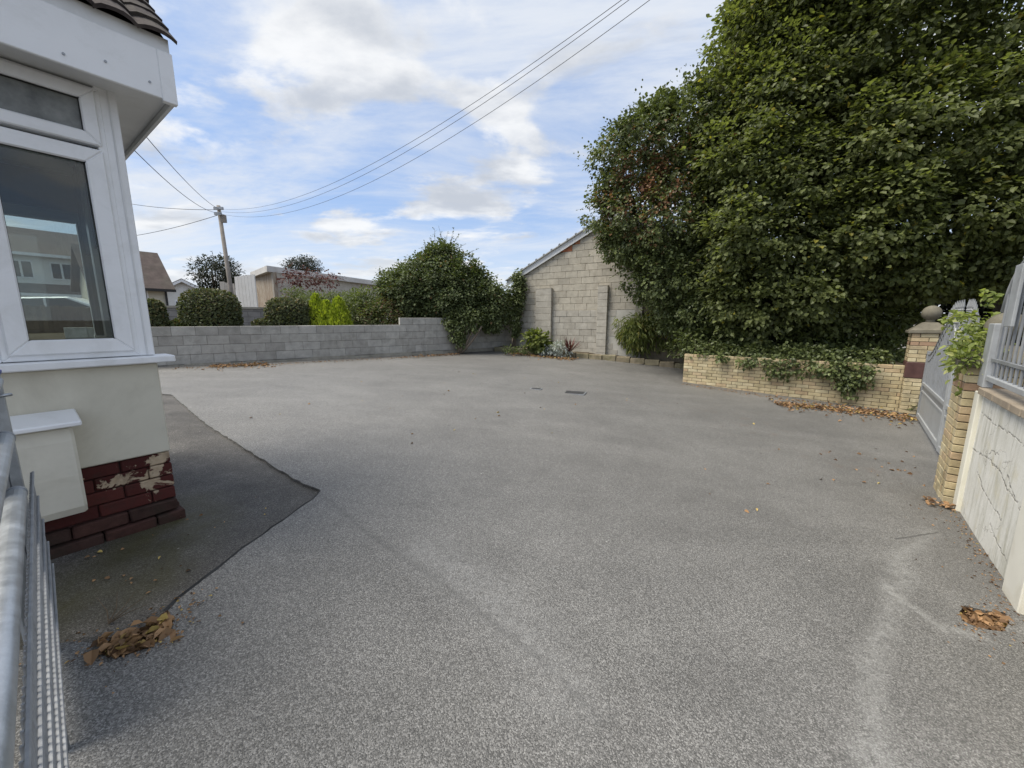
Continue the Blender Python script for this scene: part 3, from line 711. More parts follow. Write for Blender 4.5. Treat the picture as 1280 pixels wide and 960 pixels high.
# ------------------------------------------------------------------ white rendered boundary wall with railing
M['cracked'] = None
def cracked_mat():
    m, N, Lk, B = newmat('cracked_white_render'); P = wpos(N)
    n1 = tnoise(N, Lk, P, 3, 6, 0.65)
    c = cmix(N, Lk, cramp(N, Lk, n1, [(0.3,0.0),(0.7,1.0)]), (0.62,0.61,0.55), (0.74,0.73,0.68))
    mp = N.new('ShaderNodeMapping'); mp.inputs['Scale'].default_value = (9,9,1.2); Lk.new(P, mp.inputs[0])
    st = cramp(N, Lk, tnoise(N, Lk, mp.outputs[0], 1.2, 6, 0.7), [(0.48,0.0),(0.70,0.75)]); c = cmix(N, Lk, st, c, (0.30,0.29,0.21))
    nv = N.new('ShaderNodeTexNoise'); nv.inputs['Scale'].default_value = 5; nv.inputs['Detail'].default_value = 7; Lk.new(P, nv.inputs['Vector'])
    vm = N.new('ShaderNodeVectorMath'); vm.operation = 'MULTIPLY_ADD'; Lk.new(nv.outputs['Color'], vm.inputs[0]); vm.inputs[1].default_value = (0.45,0.45,0.45); Lk.new(P, vm.inputs[2])
    vo = N.new('ShaderNodeTexVoronoi'); vo.feature = 'DISTANCE_TO_EDGE'; vo.inputs['Scale'].default_value = 1.9; Lk.new(vm.outputs[0], vo.inputs['Vector'])
    gate_ = cramp(N, Lk, tnoise(N, Lk, P, 1.6, 3, 0.5), [(0.42,0.0),(0.52,1.0)])
    nw = N.new('ShaderNodeTexNoise'); nw.inputs['Scale'].default_value = 16; nw.inputs['Detail'].default_value = 6; Lk.new(P, nw.inputs['Vector'])
    vw = N.new('ShaderNodeVectorMath'); vw.operation = 'MULTIPLY_ADD'; Lk.new(nw.outputs['Color'], vw.inputs[0]); vw.inputs[1].default_value = (0.07,0.07,0.07); Lk.new(P, vw.inputs[2])
    vw2 = N.new('ShaderNodeVectorMath'); vw2.operation = 'SUBTRACT'; Lk.new(vw.outputs[0], vw2.inputs[0]); vw2.inputs[1].default_value = (0.035,0.035,0.035)
    def vop(op, a, b):
        n = N.new('ShaderNodeVectorMath'); n.operation = op
        for i_, q_ in enumerate((a, b)):
            if isinstance(q_, tuple): n.inputs[i_].default_value = q_
            else: Lk.new(q_, n.inputs[i_])
        return n
    def wall_pt(u, v):
        q_ = ray(u, v); o_ = A_+wn*0.03; t_ = wn@(o_-EYE)/(wn@q_); return EYE+q_*t_
    dmin = None
    for pix in ([(1224,513),(1240,528),(1256,537),(1268,546),(1282,558)], [(1213,556),(1222,566),(1234,572),(1243,582),(1252,592),(1257,608),(1266,622),(1276,634)], [(1234,572),(1240,563),(1248,570)], [(1222,590),(1228,610),(1240,632),(1252,650)], [(1258,590),(1264,612),(1275,640)], [(1238,655),(1246,680),(1258,700)]):
        W_ = [wall_pt(u,v) for u, v in pix]
        for a, b in zip(W_[:-1], W_[1:]):
            ab = b-a; r_ = vop('SUBTRACT', vw2.outputs[0], tuple(map(float,a))).outputs[0]
            t_ = mth(N, Lk, 'DIVIDE', vop('DOT_PRODUCT', r_, tuple(map(float,ab))).outputs['Value'], float(ab@ab), clamp=True)
            sc = N.new('ShaderNodeVectorMath'); sc.operation = 'SCALE'; sc.inputs[0].default_value = tuple(map(float,ab)); Lk.new(t_, sc.inputs['Scale'])
            e_ = vop('DISTANCE', r_, sc.outputs[0]).outputs['Value']; dmin = e_ if dmin is None else mth(N, Lk, 'MINIMUM', dmin, e_)
    crx = mth(N, Lk, 'MULTIPLY', cramp(N, Lk, dmin, [(0.002,1.0),(0.010,0.0)]), cramp(N, Lk, tnoise(N, Lk, P, 18, 4, 0.7), [(0.34,0.15),(0.58,1.0)]))
    cr = mth(N, Lk, 'MAXIMUM', mth(N, Lk, 'MULTIPLY', mth(N, Lk, 'MULTIPLY', cramp(N, Lk, vo.outputs['Distance'], [(0.002,1.0),(0.008,0.0)]), gate_), 0.4), crx)
    c = cmix(N, Lk, mth(N, Lk, 'MULTIPLY', cr, 0.85), c, (0.12,0.10,0.08))
    ye = cramp(N, Lk, tnoise(N, Lk, P, 4, 6, 0.7), [(0.55,0.0),(0.7,0.5)]); c = cmix(N, Lk, ye, c, (0.60,0.55,0.38))
    Lk.new(c, B.inputs['Base Color']); B.inputs['Roughness'].default_value = 0.85; B.inputs['Specular IOR Level'].default_value = 0.25
    h = mth(N, Lk, 'SUBTRACT', mth(N, Lk, 'MULTIPLY', tnoise(N, Lk, P, 30, 5, 0.6), 0.3), cr); bump(N, Lk, h, B, 0.6, 0.012)
    return m
M['cracked'] = cracked_mat()
WA = A_+np.array([0,0,0]); wang = math.atan2(wd[1], wd[0])
# local frame: x along wall towards the camera, -y or +y to the street
ys = 1.0 if (np.array([-math.sin(wang), math.cos(wang), 0])@wn) > 0 else -1.0
wt = thing('rendered_wall', 'cracked white rendered boundary wall with brown coping under the spear railing', 'wall', (WA[0],WA[1],0), wang)
def wbox(name, x0, x1, y0, y1, z0, z1, mat, parent=wt, bevel=0.006):
    a, b = sorted((ys*y0, ys*y1)); mb = MB(); mb.box(x0,x1,a,b,z0,z1); return mb.build(name, mat, parent, bevel=bevel)
zwt = 0.80
wbox('wall_face', 0.02, 3.6, 0.03, 0.22, -0.6, zwt, M['cracked'])
wbox('pilaster', 0.0, 0.14, 0.0, 0.225, -0.6, zwt+0.012, plain_mat('cream_pilaster_paint', (0.70,0.68,0.58), 0.8, 0.06, 4, dirt=(0.45,0.40,0.28), dirt_amt=0.5, spec=0.2))
wbox('pilaster', 1.66, 1.95, -0.02, 0.225, -0.6, zwt+0.012, plain_mat('cream_pilaster_paint', (0.70,0.68,0.60), 0.8, 0.06, 4, dirt=(0.45,0.40,0.28), dirt_amt=0.5, spec=0.2))
rc = random.Random(3); x = 0.16
while x < 3.5:
    wbox('coping_brick', x, x+0.21, -0.01+rc.uniform(-.004,.004), 0.24, zwt+0.002, zwt+0.062+rc.uniform(-.003,.003), M['coping']); x += 0.222

def spear_bar(parent, x, y, z0, z1, r, mat, spear=True):
    mb = MB(); mb.tube([(x,y,z0),(x,y,z1)], r, 8); b = mb.build('bar', mat, parent)
    if spear:
        mb = MB(); mb.lathe([(r*0.9,0),(r*1.6,0.012),(r*0.9,0.024),(r*1.5,0.05),(r*0.25,0.14)], (x,y,z1), 8); mb.build('spearhead', mat, b)
    return b
rt = thing('railing_panel', 'grey spear topped steel railing with an arched top standing on the white wall', 'railing', (WA[0]+wd[0]*0.48,WA[1]+wd[1]*0.48,0.0), wang)
yr = ys*0.03
mb = MB(); mb.box(-0.46, -0.28, yr-0.03, yr+0.03, 0.864, 1.42); mb.build('post', M['gatepaint_pale'], rt, bevel=0.006)
mb = MB(); mb.box(-0.27, 2.2, yr-0.022, yr+0.022, 0.93, 0.975); mb.build('bottom_rail', M['gatepaint_pale'], rt, bevel=0.005)
mb = MB(); mb.box(-0.27, 2.2, yr-0.013, yr+0.013, 1.10, 1.125); mb.build('mid_rail', M['gatepaint'], rt)
def arch_top(x): # hoop rising beyond the post, then falling along the panel
    if x < 0.25: return 1.45+0.48*math.sqrt(max(0, 1-((x-0.25)/0.52)**2))
    return 1.93-0.5*min(1, ((x-0.25)/1.1))**1.3
pts = [(x, yr, arch_top(x)) for x in np.linspace(-0.265, 1.6, 30)]
mb = MB(); mb.tube(pts, 0.018, 8); mb.build('arch_rail', M['gatepaint_pale'], rt, True)
for x in np.arange(-0.2, 1.6, 0.115):
    spear_bar(rt, x, yr, 0.94, arch_top(x)+(0.03), 0.009, M['gatepaint'], spear=x > 0.02)
mb = MB(); mb.box(0.13, 0.30, yr-ys*0.05-0.01, yr-ys*0.05+0.01, 1.40, 1.86); mb.build('lock_plate', M['gatepaint_pale'], rt, bevel=0.004)

# ------------------------------------------------------------------ driveway gates
def gate_leaf(label, hx, hy, rz, W, zb, group, hoop=True):
    t = thing('driveway_gate', label, 'gate', (hx,hy,zb), rz, group)
    G1, G2 = M['gatepaint'], M['gatepaint_pale']
    def bx(name, x0,x1,z0,z1,d,mat,par=t): mb = MB(); mb.box(x0,x1,-d,d,z0,z1); return mb.build(name, mat, par, bevel=0.004)
    bx('hinge_stile', 0, 0.05, 0.04, 1.22, 0.025, G1); bx('meeting_stile', W-0.06, W, 0.04, 1.75, 0.025, G2)
    bx('bottom_rail', 0.05, W-0.06, 0.04, 0.12, 0.022, G2)
    bx('mid_rail', 0.05, W-0.06, 0.62, 0.675, 0.022, G2); bx('mid_rail', 0.05, W-0.06, 0.50, 0.535, 0.018, G2)
    bx('sheet_panel', 0.05, W-0.06, 0.12, 0.50, 0.004, G2); bx('sheet_panel', 0.05, W-0.06, 0.535, 0.62, 0.004, G1)
    top = lambda x: 1.16+0.66*(lambda s: s*s*(3-2*s))(min(1, max(0, (x-0.1)/(W*0.72))))
    mb = MB(); mb.tube([(x,0,top(x)) for x in np.linspace(0.03,W-0.03,26)], 0.016, 8); mb.build('swept_top_rail', G1, t, True)
    mb = MB(); mb.tube([(x,0,top(x)-0.11) for x in np.linspace(0.05,W-0.06,26)], 0.012, 8); mb.build('swept_lower_rail', G1, t, True)
    n = 19
    for i in range(n):
        x = 0.1+(W-0.22)*i/(n-1); spear_bar(t, x, 0, 0.675, top(x)+(0.05 if x > W*0.45 else -0.02), 0.010, G1, spear=x > W*0.45)
    if hoop: mb = MB(); mb.tube([(W*0.8+0.2*math.cos(a),0,1.42+0.26*math.sin(a)) for a in np.linspace(0,math.pi,14)], 0.016, 7); mb.build('scroll_hoop', G2, t, True)
    return t
GH = P1c+np.array([0.17,-0.30,0])
gdir = np.array([-0.66,-0.75,0.0]); ge = np.array([7.27,6.72,0])+gdir*2.36; gate_leaf('grey steel driveway gate leaf hung on the pier with the maroon band', 7.27, 6.72, math.atan2(gdir[1],gdir[0]), 2.35, -0.30, None)
g2h = P2c-wd*0.26; g2d = nrm(np.array([ge[0],ge[1],0])-np.array([g2h[0],g2h[1],0])); g2W = float(np.hypot(ge[0]-g2h[0],ge[1]-g2h[1]))-0.02
gate_leaf('grey steel driveway gate leaf hung behind the climber covered pier', g2h[0], g2h[1], math.atan2(g2d[1],g2d[0]), g2W, -0.31, None, False)

# ------------------------------------------------------------------ bay window of the house on the left
HO = g(224,640); hd = ray(1000,400); hd = nrm(np.array([hd[0],hd[1],0])); hang = math.atan2(-hd[1], -hd[0])   # local +x = left along the wall (away from the corner)
# local y: which side is the camera?
hy = np.array([-math.sin(hang), math.cos(hang), 0]); YS = 1.0 if hy@(-HO) > 0 else -1.0
house = thing('bay_window_house', 'white framed bay of a cream rendered house with dark tiles and peeling red plinth', 'house', (HO[0],HO[1],0), hang)
def hb(name, x0,x1,y0,y1,z0,z1,mat,parent=house,bevel=0.0):
    a, b = sorted((YS*y0, YS*y1)); mb = MB(); mb.box(x0,x1,a,b,z0,z1); return mb.build(name, mat, parent, bevel=bevel)
HW = 0.78; HD = 1.55     # bay side length and bay width
# rendered wall under the sill: near side, end and far side
hb('rendered_wall', 0.0, HW, -0.12, 0.02, 0.655, 1.20, M['render'], bevel=0.006)
hb('end_wall', 0.0, 0.12, -HD+0.12, -0.125, 0.655, 1.20, M['render'])
hb('far_wall', 0.0, HW, -HD, -HD+0.118, 0.655, 1.20, M['render'])
# brick plinth with flaking paint
def plinth_mat():
    m, N, Lk, B = newmat('flaking_red_painted_brick'); P = wpos(N)
    n = tnoise(N, Lk, P, 7, 7, 0.62, 0.6); oi = N.new('ShaderNodeObjectInfo')
    red = cmix(N, Lk, oi.outputs['Random'], (0.062,0.017,0.015), (0.105,0.030,0.025))
    sx = N.new('ShaderNodeSeparateXYZ'); Lk.new(P, sx.inputs[0])
    band = cramp(N, Lk, mth(N, Lk, 'ABSOLUTE', mth(N, Lk, 'SUBTRACT', sx.outputs[2], 0.555)), [(0.04,0.085),(0.13,-0.06)])
    bw = N.new('ShaderNodeRGBToBW'); Lk.new(band, bw.inputs[0])
    f = cramp(N, Lk, mth(N, Lk, 'ADD', n, bw.outputs[0]), [(0.575,0.0),(0.60,1.0)])
    fl = cmix(N, Lk, tnoise(N, Lk, P, 25, 4, 0.6), (0.30,0.21,0.13), (0.58,0.48,0.35))
    c = cmix(N, Lk, f, red, fl); d = cramp(N, Lk, tnoise(N, Lk, P, 12, 5, 0.7), [(0.5,0.0),(0.75,0.6)]); c = cmix(N, Lk, d, c, (0.04,0.03,0.025))
    Lk.new(c, B.inputs['Base Color']); B.inputs['Roughness'].default_value = 0.85; B.inputs['Specular IOR Level'].default_value = 0.2
    bump(N, Lk, mth(N, Lk, 'SUBTRACT', tnoise(N, Lk, P, 40, 4, 0.6), mth(N, Lk, 'MULTIPLY', f, 0.6)), B, 0.6, 0.006); return m
M['plinth'] = plinth_mat()
pl = hb('plinth', 0.012, HW, -0.11, -0.012, 0.0, 0.65, plain_mat('dark_mortar', (0.055,0.022,0.019), 0.9, 0.3, 20))
plm = piece_meshes('plinth_brick', 0.215, 0.102, 0.070, 0.006, 0.003, M['plinth'], 6, 19); pld = piece_meshes('plinth_brick', 0.215, 0.102, 0.068, 0.007, 0.004, stone_mat('grimy_brick', [(0.075,0.035,0.028),(0.055,0.032,0.026)], scale=12, var=0.4, dirt=(0.03,0.028,0.02), dirt_amt=0.7), 5, 23); rp_ = random.Random(8)
for k in range(6):
    z = 0.652-0.0375-k*0.076; x = -(0.1125 if k%2 else 0.0); proud = 0.0 if k < 4 else 0.018*(k-3)
    while x < HW-0.03:
        x0 = max(x, -proud*0.7); x1 = min(x+0.225, HW); 
        o = obj('plinth_brick', rp_.choice(plm if k < 4 else pld), pl, ((x0+x1)/2, YS*(-0.045+proud+rp_.uniform(0,.004)), z), (0,0,rp_.uniform(-.006,.006))); o.scale.x = (x1-x0-0.006)/0.215; x += 0.225
    o = obj('plinth_brick', rp_.choice(plm if k < 4 else pld), pl, (0.05-proud*0.7, YS*(-0.10-0.11), z), (0,0,math.pi/2))
hb('end_plinth', 0.02, 0.12, -HD+0.02, -0.32, 0.0, 0.65, M['plinth']); hb('far_plinth', 0.01, HW, -HD+0.01, -HD+0.1, 0.0, 0.65, M['plinth'])
# sill and window of the near side
sill = hb('window_sill', -0.075, HW+0.02, -0.12, 0.075, 1.203, 1.243, M['upvc'], bevel=0.006)
ZF0, ZF1 = 1.245, 2.66
win = hb('window_post', 0.0, 0.085, -0.075, -0.005, ZF0, ZF1, M['upvc'], bevel=0.004)
def frame_set(x0, x1, z0, z1, w, y0, y1, mat, parent, name, bev=0.008):
    """four mitred-looking bars round an opening x0..x1, z0..z1 (outer size), bar width w"""
    a, b = sorted((YS*y0, YS*y1)); mb = MB()
    for pr in ([(x0,z0),(x1,z0),(x1-w,z0+w),(x0+w,z0+w)], [(x1,z0),(x1,z1),(x1-w,z1-w),(x1-w,z0+w)], [(x1,z1),(x0,z1),(x0+w,z1-w),(x1-w,z1-w)], [(x0,z1),(x0,z0),(x0+w,z0+w),(x0+w,z1-w)]):
        mb.prism([(p+0,q) for p, q in pr], 1, a, b)
    return mb.build(name, mat, parent, bevel=bev)
fr = frame_set(0.065, 0.555, ZF0+0.002, 2.64, 0.035, -0.07, -0.002, M['upvc'], house, 'window_frame', 0.003)
lo = frame_set(0.085, 0.535, 1.275, 2.335, 0.075, -0.055, 0.012, M['upvc'], house, 'casement', 0.006)
hi = frame_set(0.085, 0.535, 2.355, 2.63, 0.06, -0.055, 0.012, M['upvc'], house, 'fanlight', 0.006)
hb('window_pane', 0.158, 0.462, -0.026, -0.020, 1.348, 2.262, M['glass'], lo)
hb('window_pane', 0.143, 0.477, -0.026, -0.020, 2.413, 2.572, M['frosted'], hi)
frame_set(0.156, 0.464, 1.346, 2.264, 0.006, -0.018, -0.004, M['rubber'], lo, 'seal', 0.0)
frame_set(0.141, 0.479, 2.411, 2.574, 0.006, -0.018, -0.004, M['rubber'], hi, 'seal', 0.0)
hb('window_post', 0.555, HW, -0.075, -0.004, ZF0, ZF1, M['upvc'], bevel=0.004)
hb('post_trim', 0.03, 0.036, -0.004, -0.001, ZF0+0.004, ZF1-0.004, M['upvc_grey'])
# end and far sides of the bay, seen through the glass
hb('end_frame', 0.0, 0.06, -HD+0.01, -0.08, ZF0-0.04, 1.33, M['upvc']); hb('end_frame', 0.0, 0.06, -HD+0.01, -0.08, 2.56, ZF1, M['upvc'])
for yy in (-0.60, -1.05): hb('end_mullion', 0.002, 0.058, yy-0.04, yy+0.04, 1.331, 2.559, M['upvc'])
hb('end_blind', 0.03, 0.04, -HD+0.08, -0.08, 1.95, 2.559, M['blind'])
hb('window_pane', 0.026, 0.030, -HD+0.01, -0.08, 1.331, 2.559, M['glass'])
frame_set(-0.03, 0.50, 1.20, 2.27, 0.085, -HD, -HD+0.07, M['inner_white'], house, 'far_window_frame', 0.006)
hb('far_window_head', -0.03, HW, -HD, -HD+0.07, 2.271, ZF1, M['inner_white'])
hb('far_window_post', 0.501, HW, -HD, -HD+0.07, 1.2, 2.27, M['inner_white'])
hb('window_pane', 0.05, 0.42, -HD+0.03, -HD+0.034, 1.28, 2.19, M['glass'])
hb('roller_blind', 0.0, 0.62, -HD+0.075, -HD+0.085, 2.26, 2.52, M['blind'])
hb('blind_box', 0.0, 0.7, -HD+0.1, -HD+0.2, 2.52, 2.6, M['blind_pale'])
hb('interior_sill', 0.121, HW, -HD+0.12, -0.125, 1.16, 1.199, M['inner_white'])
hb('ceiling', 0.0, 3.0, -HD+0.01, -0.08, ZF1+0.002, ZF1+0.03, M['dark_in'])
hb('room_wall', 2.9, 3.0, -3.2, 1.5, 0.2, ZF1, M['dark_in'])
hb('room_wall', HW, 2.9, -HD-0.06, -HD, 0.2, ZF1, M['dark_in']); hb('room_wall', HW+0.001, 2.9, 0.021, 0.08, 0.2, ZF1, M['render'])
# eaves
E_ = 0.2; ZE0, ZE1 = 2.62, 2.93
hb('soffit', -E_+0.012, 3.0, -HD-E_, E_-0.012, ZE0+0.03, ZE0+0.045, M['upvc_grey'])
hb('fascia_board', -E_, 3.0, E_-0.01, E_+0.008, ZE0, ZE1-0.07, M['upvc'], bevel=0.004)
hb('upper_fascia', -E_-0.003, 3.0, E_-0.022, E_-0.003, ZE1-0.069, ZE1, M['upvc_grey'])
hb('fascia_corner', -E_-0.008, -E_+0.055, E_-0.02, E_+0.014, ZE0-0.012, ZE1-0.072, M['upvc'], bevel=0.003)
hb('end_fascia', -E_-0.006, -E_+0.01, -HD-E_, E_-0.021, ZE0, ZE1, M['upvc_grey'])
for x, z in ((0.06,2.70),(-0.10,2.68),(0.2,2.665)):
    mb = MB(); mb.tube([(x,YS*(E_+0.006),z),(x,YS*(E_+0.012),z)], 0.006, 8); mb.build('screw_head', M['galv_dull'], house)
# roof: tiles on the slope that rises away from the near eave
pitch = math.radians(43); roof = hb('roof', -E_+0.01, 3.0, -HD, 0.1, ZE1-0.005, ZE1+0.0, M['slate'])
def tile_mesh(seed):
    rr = random.Random(seed); w, L, n = 0.31, 0.24, 12; v = []; f = []
    prof = [(i/n, 0.028*abs(math.sin(i/n*math.pi*2))**0.7*(1 if (i/n) < 0.5 else 0.75)) for i in range(n+1)]
    for j in (0, 1):
        for p, h in prof: v.append((p*w, j*L, h+rr.uniform(-.002,.002)))
        for p, h in prof: v.append((p*w, j*L, h-0.018))
    m = n+1
    for i in range(n):
        f += [(i,i+1,2*m+i+1,2*m+i), (m+i,3*m+i,3*m+i+1,m+i+1), (i,m+i,m+i+1,i+1), (2*m+i,2*m+i+1,3*m+i+1,3*m+i)]
    f += [(0,2*m,3*m,m),(n,m+n,3*m+n,2*m+n)]
    return mesh_from('roof_tile', v, f, M['slate'], False)
tiles = [tile_mesh(i) for i in range(5)]; rt_ = random.Random(77)
for row in range(13):
    for col in range(7):
        d = -0.055+row*0.125; yl = E_-d*math.cos(pitch)+0.0; zl = ZE1+0.012+d*math.sin(pitch)+0.02
        o = bpy.data.objects.new('roof_tile', rt_.choice(tiles)); link(o, roof)
        # local x of tile along +x, local y up the slope (towards -YS*y)
        ex = Vector((1,0,0)); ey = Vector((0,-YS*math.cos(pitch),math.sin(pitch))); ez = ex.cross(ey)
        if ez.z < 0: ex = -ex; ez = ex.cross(ey)
        x0 = -E_-0.03+col*0.30+(rt_.uniform(-.006,.006)); xo = x0 if ex.x > 0 else x0+0.31
        Mx = Matrix((ex,ey,ez)).transposed().to_4x4(); Mx.translation = Vector((xo, YS*yl, zl+rt_.uniform(-.004,.004)))
        o.matrix_local = Mx @ Matrix.Rotation(rt_.uniform(-.015,.015)-0.10, 4, 'X')
# underlay under tiles
mb = MB(); dd = 2.1
mb.add([(-E_,YS*(E_-0.03),ZE1+0.004),(3,YS*(E_-0.03),ZE1+0.004),(3,YS*(E_-dd*math.cos(pitch)),ZE1+dd*math.sin(pitch)),(-E_,YS*(E_-dd*math.cos(pitch)),ZE1+dd*math.sin(pitch)),(-E_,YS*(E_-dd*math.cos(pitch)),ZE1),(3,YS*(E_-dd*math.cos(pitch)),ZE1)], [(0,1,2,3),(0,3,4),(3,2,5,4)])
mb.build('underlay', plain_mat('dark_underlay', (0.04,0.04,0.04), 0.8), house)

# ------------------------------------------------------------------ meter box
mt = thing('meter_box', 'cream meter box with a white lid mounted low on the bay wall', 'meter box', (HO[0],HO[1],0.45), hang)
def side_prof(t): return [(0.022,0.06),(0.15,0.0),(0.175,0.05),(0.185,0.22),(0.18,0.40),(0.165,0.475),(0.022,0.475)]
mb = MB(); pr = [(YS*p, q) for p, q in side_prof(0)]; mb.prism(pr, 0, 0.385, 0.66); o = mb.build('box_body', M['meter'], mt, bevel=0.012)
mb = MB(); a, b = sorted((YS*0.022, YS*0.215)); mb.add([(0.355,YS*0.022,0.515),(0.68,YS*0.022,0.515),(0.68,YS*0.215,0.475),(0.355,YS*0.215,0.475),(0.355,YS*0.022,0.540),(0.68,YS*0.022,0.540),(0.68,YS*0.215,0.500),(0.355,YS*0.215,0.500)],
  [(0,1,2,3),(4,7,6,5),(0,4,5,1),(1,5,6,2),(2,6,7,3),(3,7,4,0)])
bm = bmesh.new(); o = mb.build('lid', M['upvc'], mt, bevel=0.006)
bm.free()
mb = MB(); mb.tube([(0.60,YS*0.18,0.415),(0.60,YS*0.196,0.415)], 0.009, 8); mb.build('lock', M['rubber'], mt)

# ------------------------------------------------------------------ galvanised barrier at the left
bwv = ray(45,400); bwv = nrm(np.array([bwv[0],bwv[1],0])); Q = at(22,560,1.2)+np.array([-0.63,-0.777,0])*0.0+np.array([-bwv[1],bwv[0],0])*0.014; bang = math.atan2(bwv[1], bwv[0])
bt = thing('galvanised_gate', 'galvanised tube gate with welded mesh infill standing in front of the bay', 'gate', (Q[0],Q[1],0.12), bang)
# local: x away from camera, z from 0.12
zo = 0.12; yc = -1.0  # camera side is local -y (right of direction)
def tb(name, pts, r, mat=M['galv'], par=bt, n=16): mb = MB(); mb.tube(pts, r, n); return mb.build(name, mat, par, True)
tb('top_rail', [(-1.7,0.012,1.245-zo),(0.16,0.012,1.245-zo)], 0.021)
tb('second_rail', [(-1.7,0.0,1.105-zo),(-0.15,0.0,1.105-zo)], 0.021)
tb('third_rail', [(-1.7,-0.004,0.955-zo),(-0.23,-0.004,0.955-zo)], 0.021)
for x, z, y in ((-0.15,1.105,0),(-0.23,0.955,-0.004)):
    tb('weld_collar', [(x-0.012,y,z-zo),(x+0.004,y,z-zo)], 0.0225, M['galv_dull'])
mb = MB(); mb.add([(-0.30,0.03,0.25-zo),(0.26,0.03,0.25-zo),(0.26,0.03,1.265-zo),(-0.30,0.03,1.265-zo),(-0.30,0.036,0.25-zo),(0.26,0.036,0.25-zo),(0.26,0.036,1.265-zo),(-0.30,0.036,1.265-zo)], [(0,1,2,3),(4,7,6,5),(0,4,5,1),(1,5,6,2),(2,6,7,3),(3,7,4,0)])
mb.build('post_plate', M['galv_dull'], bt)
mb = MB(); mb.box(0.235,0.262,0.0,0.029,0.22-zo,1.266-zo); mb.build('plate_edge', M['galv'], bt, bevel=0.002)
mb = MB(); mb.box(-0.05,0.268,-0.004,0.04,1.2665-zo,1.276-zo); mb.build('blue_strip', M['blue'], bt)
mb = MB(); mb.tube([(0.10,0.028,1.20-zo),(0.10,-0.02,1.205-zo),(0.13,-0.02,1.20-zo),(0.13,0.028,1.195-zo)], 0.005, 6); mb.build('latch_loop', M['galv'], bt, True)
mb = MB(); mb.tube([(0.1+0.03*math.cos(a)*1.2, 0.0, 1.31-zo+0.03*math.sin(a)+0.012*a/6) for a in np.linspace(-1.4,5.4,16)], 0.0035, 6); mb.build('wire_tie', M['galv_dull'], bt, True)
# welded mesh panel
mb = MB(); x = -1.72
while x < 0.16: mb.tube([(x,-0.024,0.55-zo),(x+0.008*math.sin(x*40),-0.024,0.915-zo)], 0.0022, 5); x += 0.022
for z in (0.55,0.64,0.73,0.82,0.912): mb.tube([(-1.75,-0.0285,z-zo),(0.16,-0.0285,z-zo)], 0.0032, 6)
mb.build('mesh_panel', plain_mat('weathered_mesh_wire', (0.30,0.31,0.32), 0.6, 0.25, 30, metallic=0.2), bt)
mb = MB(); mb.tube([(-1.7,0.0,0.36-zo),(0.20,0.0,0.36-zo)], 0.0, 5) if False else None
tb('lower_rail', [(-1.7,0.0,0.40-zo),(-0.30,0.0,0.40-zo)], 0.017)
tb('leg', [(-0.30,0.012,0.10-zo),(-0.30,0.012,0.5-zo)], 0.016); tb('leg', [(0.20,0.012,0.08-zo),(0.20,0.012,0.30-zo)], 0.016)
tb('near_post', [(-1.72,0.0,0.0),(-1.72,0.0,1.27-zo)], 0.024)

# ------------------------------------------------------------------ drain covers, litter
for (u, v, w, l, lab) in ((670,486,0.22,0.16,'small cast iron cover set in the asphalt'),(718,491,0.42,0.30,'rectangular cast iron inspection cover set in the asphalt')):
    p = g(u,v); t = thing('drain_cover', lab, 'drain cover', (p[0],p[1],p[2]), -0.35)
    mb = MB(); mb.box(-w/2,w/2,-l/2,l/2,-0.03,0.006); mb.build('frame', M['galv_dull'], t)
    mb = MB(); mb.box(-w/2+0.02,w/2-0.02,-l/2+0.02,l/2-0.02,0.0,0.010); lidc = mb.build('cover_plate', M['iron'], t)
    mb = MB()
    for i in range(5): y = -l/2+0.05+i*(l-0.1)/4; mb.box(-w/2+0.04,w/2-0.04,y-0.006,y+0.006,0.0102,0.014)
    mb.build('ribs', M['iron'], lidc)

M['litter'] = leaf_mat('fallen_leaves', (0.05,0.026,0.014), (0.44,0.27,0.14), accent=(0.52,0.40,0.13), trans=0.1, rough=0.7)
def litter(label, pts, seed, size, lift=0.012, hmax=0.03, acc=0.12, zfn=gz):
    """fallen leaves lying about the given ground points"""
    rng = np.random.default_rng(seed); pts = np.array(pts); n = len(pts)
    pos = np.c_[pts, np.array([zfn(x,y) for x, y in pts])+lift+rng.random(n)*hmax]
    a = rng.random(n)*2*math.pi; d = np.c_[np.cos(a), np.sin(a), rng.uniform(-.35,.35,n)]
    nn = np.array([0,0,1.0])+rdirs(rng, n)*0.8
    L = size*rng.uniform(0.55,1.35,n)
    me = leaves_mesh('fallen_leaves', M['litter'], pos-d*L[:,None]*0.5, d, nn, L, L*rng.uniform(0.45,0.75,n), rng.random(n), (rng.random(n) < acc)*rng.uniform(0.5,1,n), fold=0.35)
    o = obj('fallen_leaves', me); tag(o, label, 'leaves'); kind(o, 'stuff')
rl = np.random.default_rng(5)
def along(pix, n, wid, side=0.0, clump=0.0):
    P_ = [g(u,v)[:2] for u, v in pix]; seg = [np.hypot(*(b-a)) for a, b in zip(P_[:-1],P_[1:])]; tot = sum(seg); out = []
    ph = rl.random(4)*6
    while len(out) < n:
        s = rl.random()*tot
        if clump and rl.random() > 0.5+0.5*math.sin(s*3.1+ph[0])*clump: continue
        k = 0; ss = s
        while k < len(seg)-1 and ss > seg[k]: ss -= seg[k]; k += 1
        a, b = P_[k], P_[k+1]; t = (b-a)/np.linalg.norm(b-a); q = a+t*ss+np.array([-t[1],t[0]])*(side+rl.normal()*wid*(1.0 if rl.random() < 0.7 else 2.6)); out.append(q)
    return out
